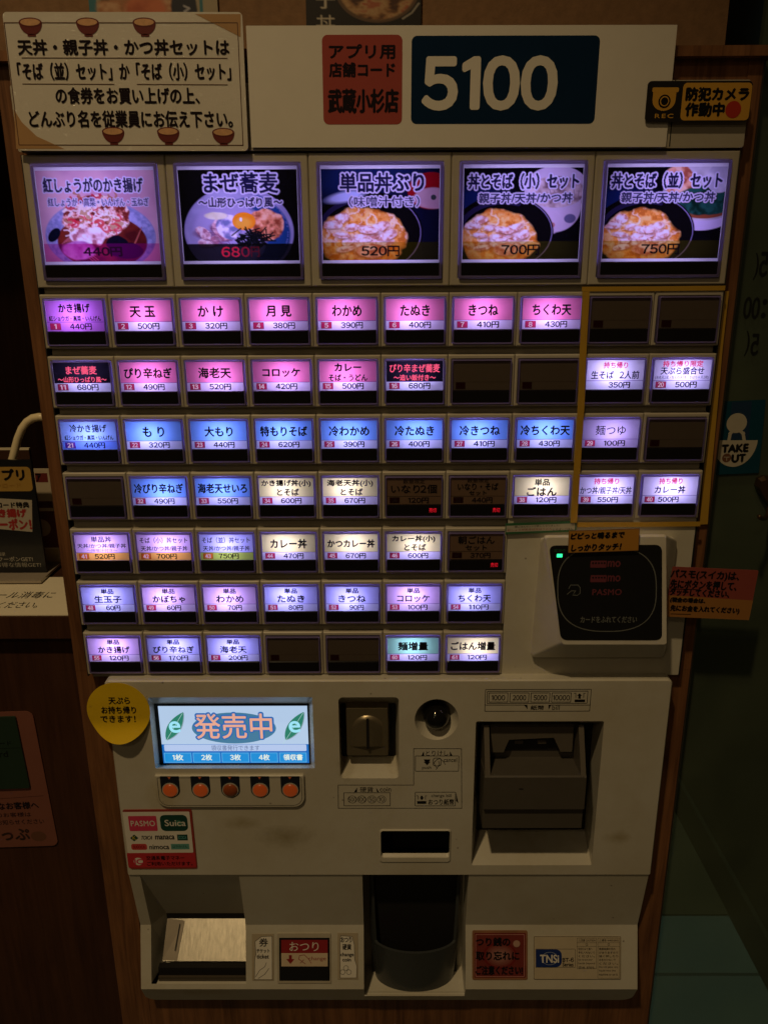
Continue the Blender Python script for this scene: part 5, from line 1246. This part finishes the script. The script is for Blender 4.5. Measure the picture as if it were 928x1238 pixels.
# paper on the counter
xa, ya = onc(72, 745); yb2 = onc(40, 699)[1]
b = MB(); zp = zc_ + .0012
x1_ = xcr - .0004
PN = plain('ivory_paper', (.82, .75, .58), .5, var=.05)
b.box(x1_ - .22, x1_, YCF + .002, yb2, zc_ + .0003, zp, PN)
def flat_text(b, t, px0, px1, py, hpx, mat, z, full):
    """text lying on the counter; px0..px1 = what shows of the last len(t) letters"""
    x0_, y_ = AZ(px0, py, z); x1, _ = AZ(px1, py, z); hh = AZ(px1, py - hpx, z)[1] - y_
    co, fs, asp = glyphs(full); wd = (x1 - x0_) * len(full) / t
    P = (co - (1, .5)) * (wd, hh); b.add([(x1 + p[0], y_ + p[1], z + .0002) for p in P], fs, mat)
flat_text(b, 4.5, 3, 66, 719.5, 8, INK, zp, 'アルコール消毒に'); flat_text(b, 5.2, -8, 47, 731.5, 8, INK, zp, 'ご協力ください。')
o = b.build('counter_notice', off=(x1_ - .1, ya, zc_), loc=(x1_ - .1, ya, zc_)); tag(o, 'ivory paper asking for alcohol disinfection, lying flat on the side counter', 'notice')
# app sign leaning on the counter
yt = onc(30, 700)[1] + .004
s = Sticker((-70, 557), (41, 556), (53.5, 692), (-58, 692), yt)
BK = plain('black_print', (.010, .011, .014), .3, coat=.3)
s.base(BK, .003, .002); AMB = plain('amber_box', (.40, .24, .05), .5); s.rect(-66, 564.5, 38.5, 594, AMB, 1, .004)
s.text('公式アプリ', -45, 567.5, 29.5, 581, INK, 3, bold=.0007); s.text('ダウンロード', -22, 584, 26, 590, plain('brown_print', (.35, .18, .03), .5), 3)
s.b.poly([s.L(-66, 599), s.L(39, 604.5), s.L(39.5, 643), s.L(-64, 634)][::-1], -.0002, plain('dull_cream_print', (.40, .36, .29), .5))
s.text('ダウンロード特典', -28, 607, 35.5, 614, INK, 3, bold=.0003); s.text('かき揚げ', -14, 615.5, 32, 625, plain('bright_red_print', (.30, .02, .02), .5), 3, bold=.0007); s.text('クーポン！', -12, 627.5, 38, 640, plain('bright_red_print', (.30, .02, .02), .5), 3, bold=.0007)
GR = plain('light_grey_print', (.35, .33, .28), .5); s.text('会員登録', -25, 667.5, 7, 672, GR, 3); s.text('アプリでクーポンGET!', -30, 673, 40, 678.5, GR, 3, bold=.0001); s.text('限定のお得な情報GET!', -28, 680, 50, 685.5, GR, 3)
o = s.build('app_sign', 'black upright sign with amber header advertising an app coupon, on the side counter', 'sign'); AS = o
b = MB(); b.box(-s.w / 2 - .002, s.w / 2 + .003, -.022, .03, -s.h / 2 - .003, -s.h / 2 - .0005, plain('clear_acrylic', (.35, .30, .24), .1, coat=.5))
b.build('acrylic_base', o, off=(0, 0, 0))
# sheet on the wall behind, rail
yv = yt + .03
s = Sticker((20, 567), (62, 567), (72, 690), (30, 690), yv); s.base(plain('dull_ivory_paper', (.55, .46, .33), .55), .002, .001); s.rect(43, 572, 58, 583, plain('dim_red_block', (.16, .02, .018), .6), 1); s.text('ア', 44, 573, 50, 582, INK, 2, bold=.0004)
s.rect(30, 606, 64, 614, plain('brown_bar', (.10, .03, .02), .5), 1); s.rect(30, 618, 70, 662, plain('maroon_bar', (.12, .03, .02), .5), 1); s.b.poly(ell(*s.L(51, 638), .0095), -.0003, plain('tan_disc', (.40, .30, .2), .5)); s.rect(40, 664, 72, 690, plain('tan_paper', (.45, .34, .16), .5), 1)
s.build('menu_sheet', 'dull ivory sheet with red and maroon blocks behind the app sign', 'sheet')
yw = yt + .07
x0_, zq = A(-90, 543, yw); x1_, _ = A(36, 542.5, yw)
b = MB(); b.box(x0_, x1_, yw - .002, yw + .002, zq - .0010, zq + .0010, plain('painted_edge_highlight', (.8, .7, .5), .25)); b.box(x0_, x1_, yw - .002, yw + .002, zc_ + .0003, zq - .0012, plain('brown_board', (.055, .024, .012), .4))  # pale bar paints the thin highlight along the board's top edge
o = b.build('counter_screen', off=(x1_, yw, zc_), loc=(x1_, yw, zc_)); tag(o, 'low brown screen board with a painted highlight along its top edge behind the app sign', 'screen board')
# white hose
HP = [(15, 556), (18.5, 543), (22, 530), (27, 518), (33, 510), (40, 505.5), (48, 504), (58, 505)]
P3 = []
for k_, (p, q) in enumerate(HP): x, z = A(p, q, yt + .016); P3.append((x, yt + .016, z))
lo = P3[0]; P3 = [(lo[0] - .012, lo[1], zc_ + .004), (lo[0] - .010, lo[1], lo[2] - .05)] + P3
b = MB(); b.tube(P3, .0040, plain('cream_tube', (.85, .72, .46), .3), 14); o = b.build('white_hose', smooth=True, off=P3[0], loc=P3[0]); tag(o, 'cream white bent tube rising behind the black app sign', 'tube')

# pink sheet with a green card, on the counter front
YP = YCF + .0105
s = Sticker((-70, 872), (38, 861.5), (73, 1020), (-40, 1032), YP)
s.cx, s.cz, s.w, s.h, s.a = quad_frame((-70, 862), (38, 861), (72, 1021), (-38, 1027), YP); s.c, s.s = math.cos(s.a), math.sin(s.a)
s.base(plain('salmon_sheet', (.21, .078, .055), .5, var=.1), .0006, .007)
s.line([(-20, 967), (53, 962)], .0003, DINK, 1); s.text('ご不便なお客様へ', -32, 970, 47, 978.5, DINK, 2, bold=.0003); s.text('ご希望のお客様は', -30, 982.5, 38, 988, DINK, 2); s.text('スタッフにお知らせください', -40, 991, 54, 997, DINK, 2)
s.text('どもっぷ', -34, 1002, 36, 1016, plain('brown_ink', (.03, .014, .008), .6), 2, bold=.0005); s.b.poly(ell(*s.L(47, 1011), .008, .006), -.0001, plain('dull_ring_print', (.14, .06, .035), .5))
s.build('salmon_sheet', 'salmon pink rounded sheet stuck on the front of the side counter', 'sheet')
s = Sticker((-70, 869), (19, 867.5), (36, 952), (-54, 957), YP - .0022); s.base(plain('green_card', (.016, .036, .022), .5, var=.1), .0018, .002)
s.line([(-50, 907), (25, 904)], .0003, INK, 1); s.text('Point Card', -48, 908.5, 10, 916, INK, 2); s.text('ポイントカード', -40, 896, 14, 902, INK, 2)
s.build('green_card', 'dark green card fixed on the salmon pink sheet', 'card')

# ================================================================== RIGHT SIDE: glass, sticker on it, hook
def glass_mat():
    m, nt, out = newmat('tinted_glass')
    t = N(nt, 'ShaderNodeBsdfTransparent'); t.inputs[0].default_value = (.72, .80, .70, 1)
    g = N(nt, 'ShaderNodeBsdfGlossy', Roughness=.08); d = N(nt, 'ShaderNodeBsdfDiffuse'); no = N(nt, 'ShaderNodeTexNoise', Scale=14.0, Detail=6.0)
    geo = N(nt, 'ShaderNodeNewGeometry'); nt.links.new(geo.outputs['Position'], no.inputs['Vector'])
    cr = N(nt, 'ShaderNodeValToRGB'); cr.color_ramp.elements[0].color = (.06, .075, .05, 1); cr.color_ramp.elements[1].color = (.20, .24, .16, 1); nt.links.new(no.outputs['Fac'], cr.inputs[0]); nt.links.new(cr.outputs[0], d.inputs['Color'])
    x1 = N(nt, 'ShaderNodeMixShader', Fac=.34); nt.links.new(t.outputs[0], x1.inputs[1]); nt.links.new(d.outputs[0], x1.inputs[2])
    x2 = N(nt, 'ShaderNodeMixShader', Fac=.03); nt.links.new(x1.outputs[0], x2.inputs[1]); nt.links.new(g.outputs[0], x2.inputs[2]); nt.links.new(x2.outputs[0], out.inputs[0]); return m
YGL = .03
gl = empty('glass_panel', (XR + .2, YGL, 0)); tag(gl, 'dark tinted glass panel right of the wooden cabinet', 'glass panel')
b = MB(); b.box(XR + .0045, .79, YGL, YGL + .006, .004, 2.3, glass_mat()); b.build('pane', gl)
b = MB(); b.box(XR + .0005, XR + .0040, YGL - .012, YGL + .010, 0, ZT - .001, plain('grey_brown_strip', (.10, .085, .065), .35)); b.build('edge_strip', gl)
b = MB(); yg = YGL - .0004
MIR = plain('dark_vinyl_letter', (.008, .009, .007), .5)
for t, x0, y0, x1, y1 in (('0', 898.5, 359.5, 907, 384.5), ('0', 908.5, 360, 917, 385), (':', 920.5, 362, 925, 384), ('5', 907.5, 404, 916, 429), ('(', 900, 400, 905, 430), ('5', 918, 305, 927, 334), ('(', 911, 306, 916, 338)):
    ptext(b, t, x0, y0, x1, y1, YGL, .0004, MIR, mirror=True, bold=.0005 if t != '(' else .0001)
b.build('mirrored_lettering', gl)
# take out sticker
YT = YGL - .0015
s = Sticker((868, 485), (924.5, 484), (917, 571), (861, 575), YT)
s.base(plain('teal_vinyl', (.006, .048, .080), .5, var=.08, spec=.1), .0005, .0008); s.rect(882, 485.5, 906, 531, plain('deep_blue_vinyl', (.012, .035, .085), .4), 1)
CW = plain('cream_vinyl', (.46, .42, .33), .5); l = s.L(889.8, 511.5); s.b.poly(ell(l[0], l[1], .0088), -.0002, CW)
s.line([(880.5, 531), (882, 524), (885, 521)], .0028, CW, 2); s.line([(898.5, 531), (897.5, 524), (894, 521)], .0028, CW, 2)
a0, a1 = s.L(861.5, 531.5), s.L(915.5, 530.5); cxx, czz, rr_ = (a0[0] + a1[0]) / 2, (a0[1] + a1[1]) / 2, (a1[0] - a0[0]) / 2
s.b.poly([(cxx + rr_ * math.cos(R(t)), czz + rr_ * 1.28 * math.sin(R(t))) for t in range(180, 361, 8)], -.0003, CW)
s.text('TAKE', 872, 537.5, 903.5, 546.5, INK, 3, bold=.0007); s.text('UT', 884, 549.5, 900, 558.5, INK, 3, bold=.0007); s.b.poly(ell(*s.L(877.5, 553.5), .0040), -.0004, plain('brown_logo', (.14, .06, .03), .5)); s.line([(874.5, 552.5), (880.5, 552.5)], .0006, CW, 4); s.line([(877.5, 552.5), (877.5, 556.5)], .0006, CW, 4)
s.build('take_out_sticker', 'teal take out sticker with a white figure and bowl on the glass panel', 'sticker')
# hook
BRASS = plain('dark_brass', (.16, .10, .05), .28, .85)
hk = empty('metal_hook', (A(920, 615, YGL)[0], YGL, A(920, 615, YGL)[1])); tag(hk, 'dark curved metal hook on the glass panel at the right edge', 'hook')
def hp(pts, y): return [(A(p, q, y)[0], y, A(p, q, y)[1]) for p, q in pts]
b = MB()
P = [A(p, q, YGL - .006) for p, q in ((914, 588), (917, 579), (924, 576), (934, 577), (936, 592), (934, 610), (930, 612), (924, 606), (918, 597))]
P = P[::-1] if sum(P[i][0] * P[(i + 1) % len(P)][1] - P[(i + 1) % len(P)][0] * P[i][1] for i in range(len(P))) < 0 else P
ctr_ = Vector((sum(p[0] for p in P) / len(P), sum(p[1] for p in P) / len(P))); Q = [tuple(ctr_ + (Vector(p) - ctr_) * .8) for p in P]
b.loft([(P, YGL - .0003), (P, YGL - .004), (Q, YGL - .008)], BRASS, cap1=True); b.build('hook_plate', hk)
b = MB(); b.tube([(hp([(930, 605)], YGL)[0][0], YGL - .006, hp([(930, 605)], YGL)[0][2])] + [(x, YGL - .02 - .004 * i, z) for i, (x, _, z) in enumerate(hp([(931, 618), (928, 623), (922, 625.5), (916, 624), (911, 621), (908, 618)], YGL - .025))], .0019, BRASS, 10); b.build('hook_arm', hk, smooth=True)

# ------------------------------------------------------------------ done: the text source is no longer needed
bpy.data.objects.remove(_fo); bpy.data.curves.remove(_fc)
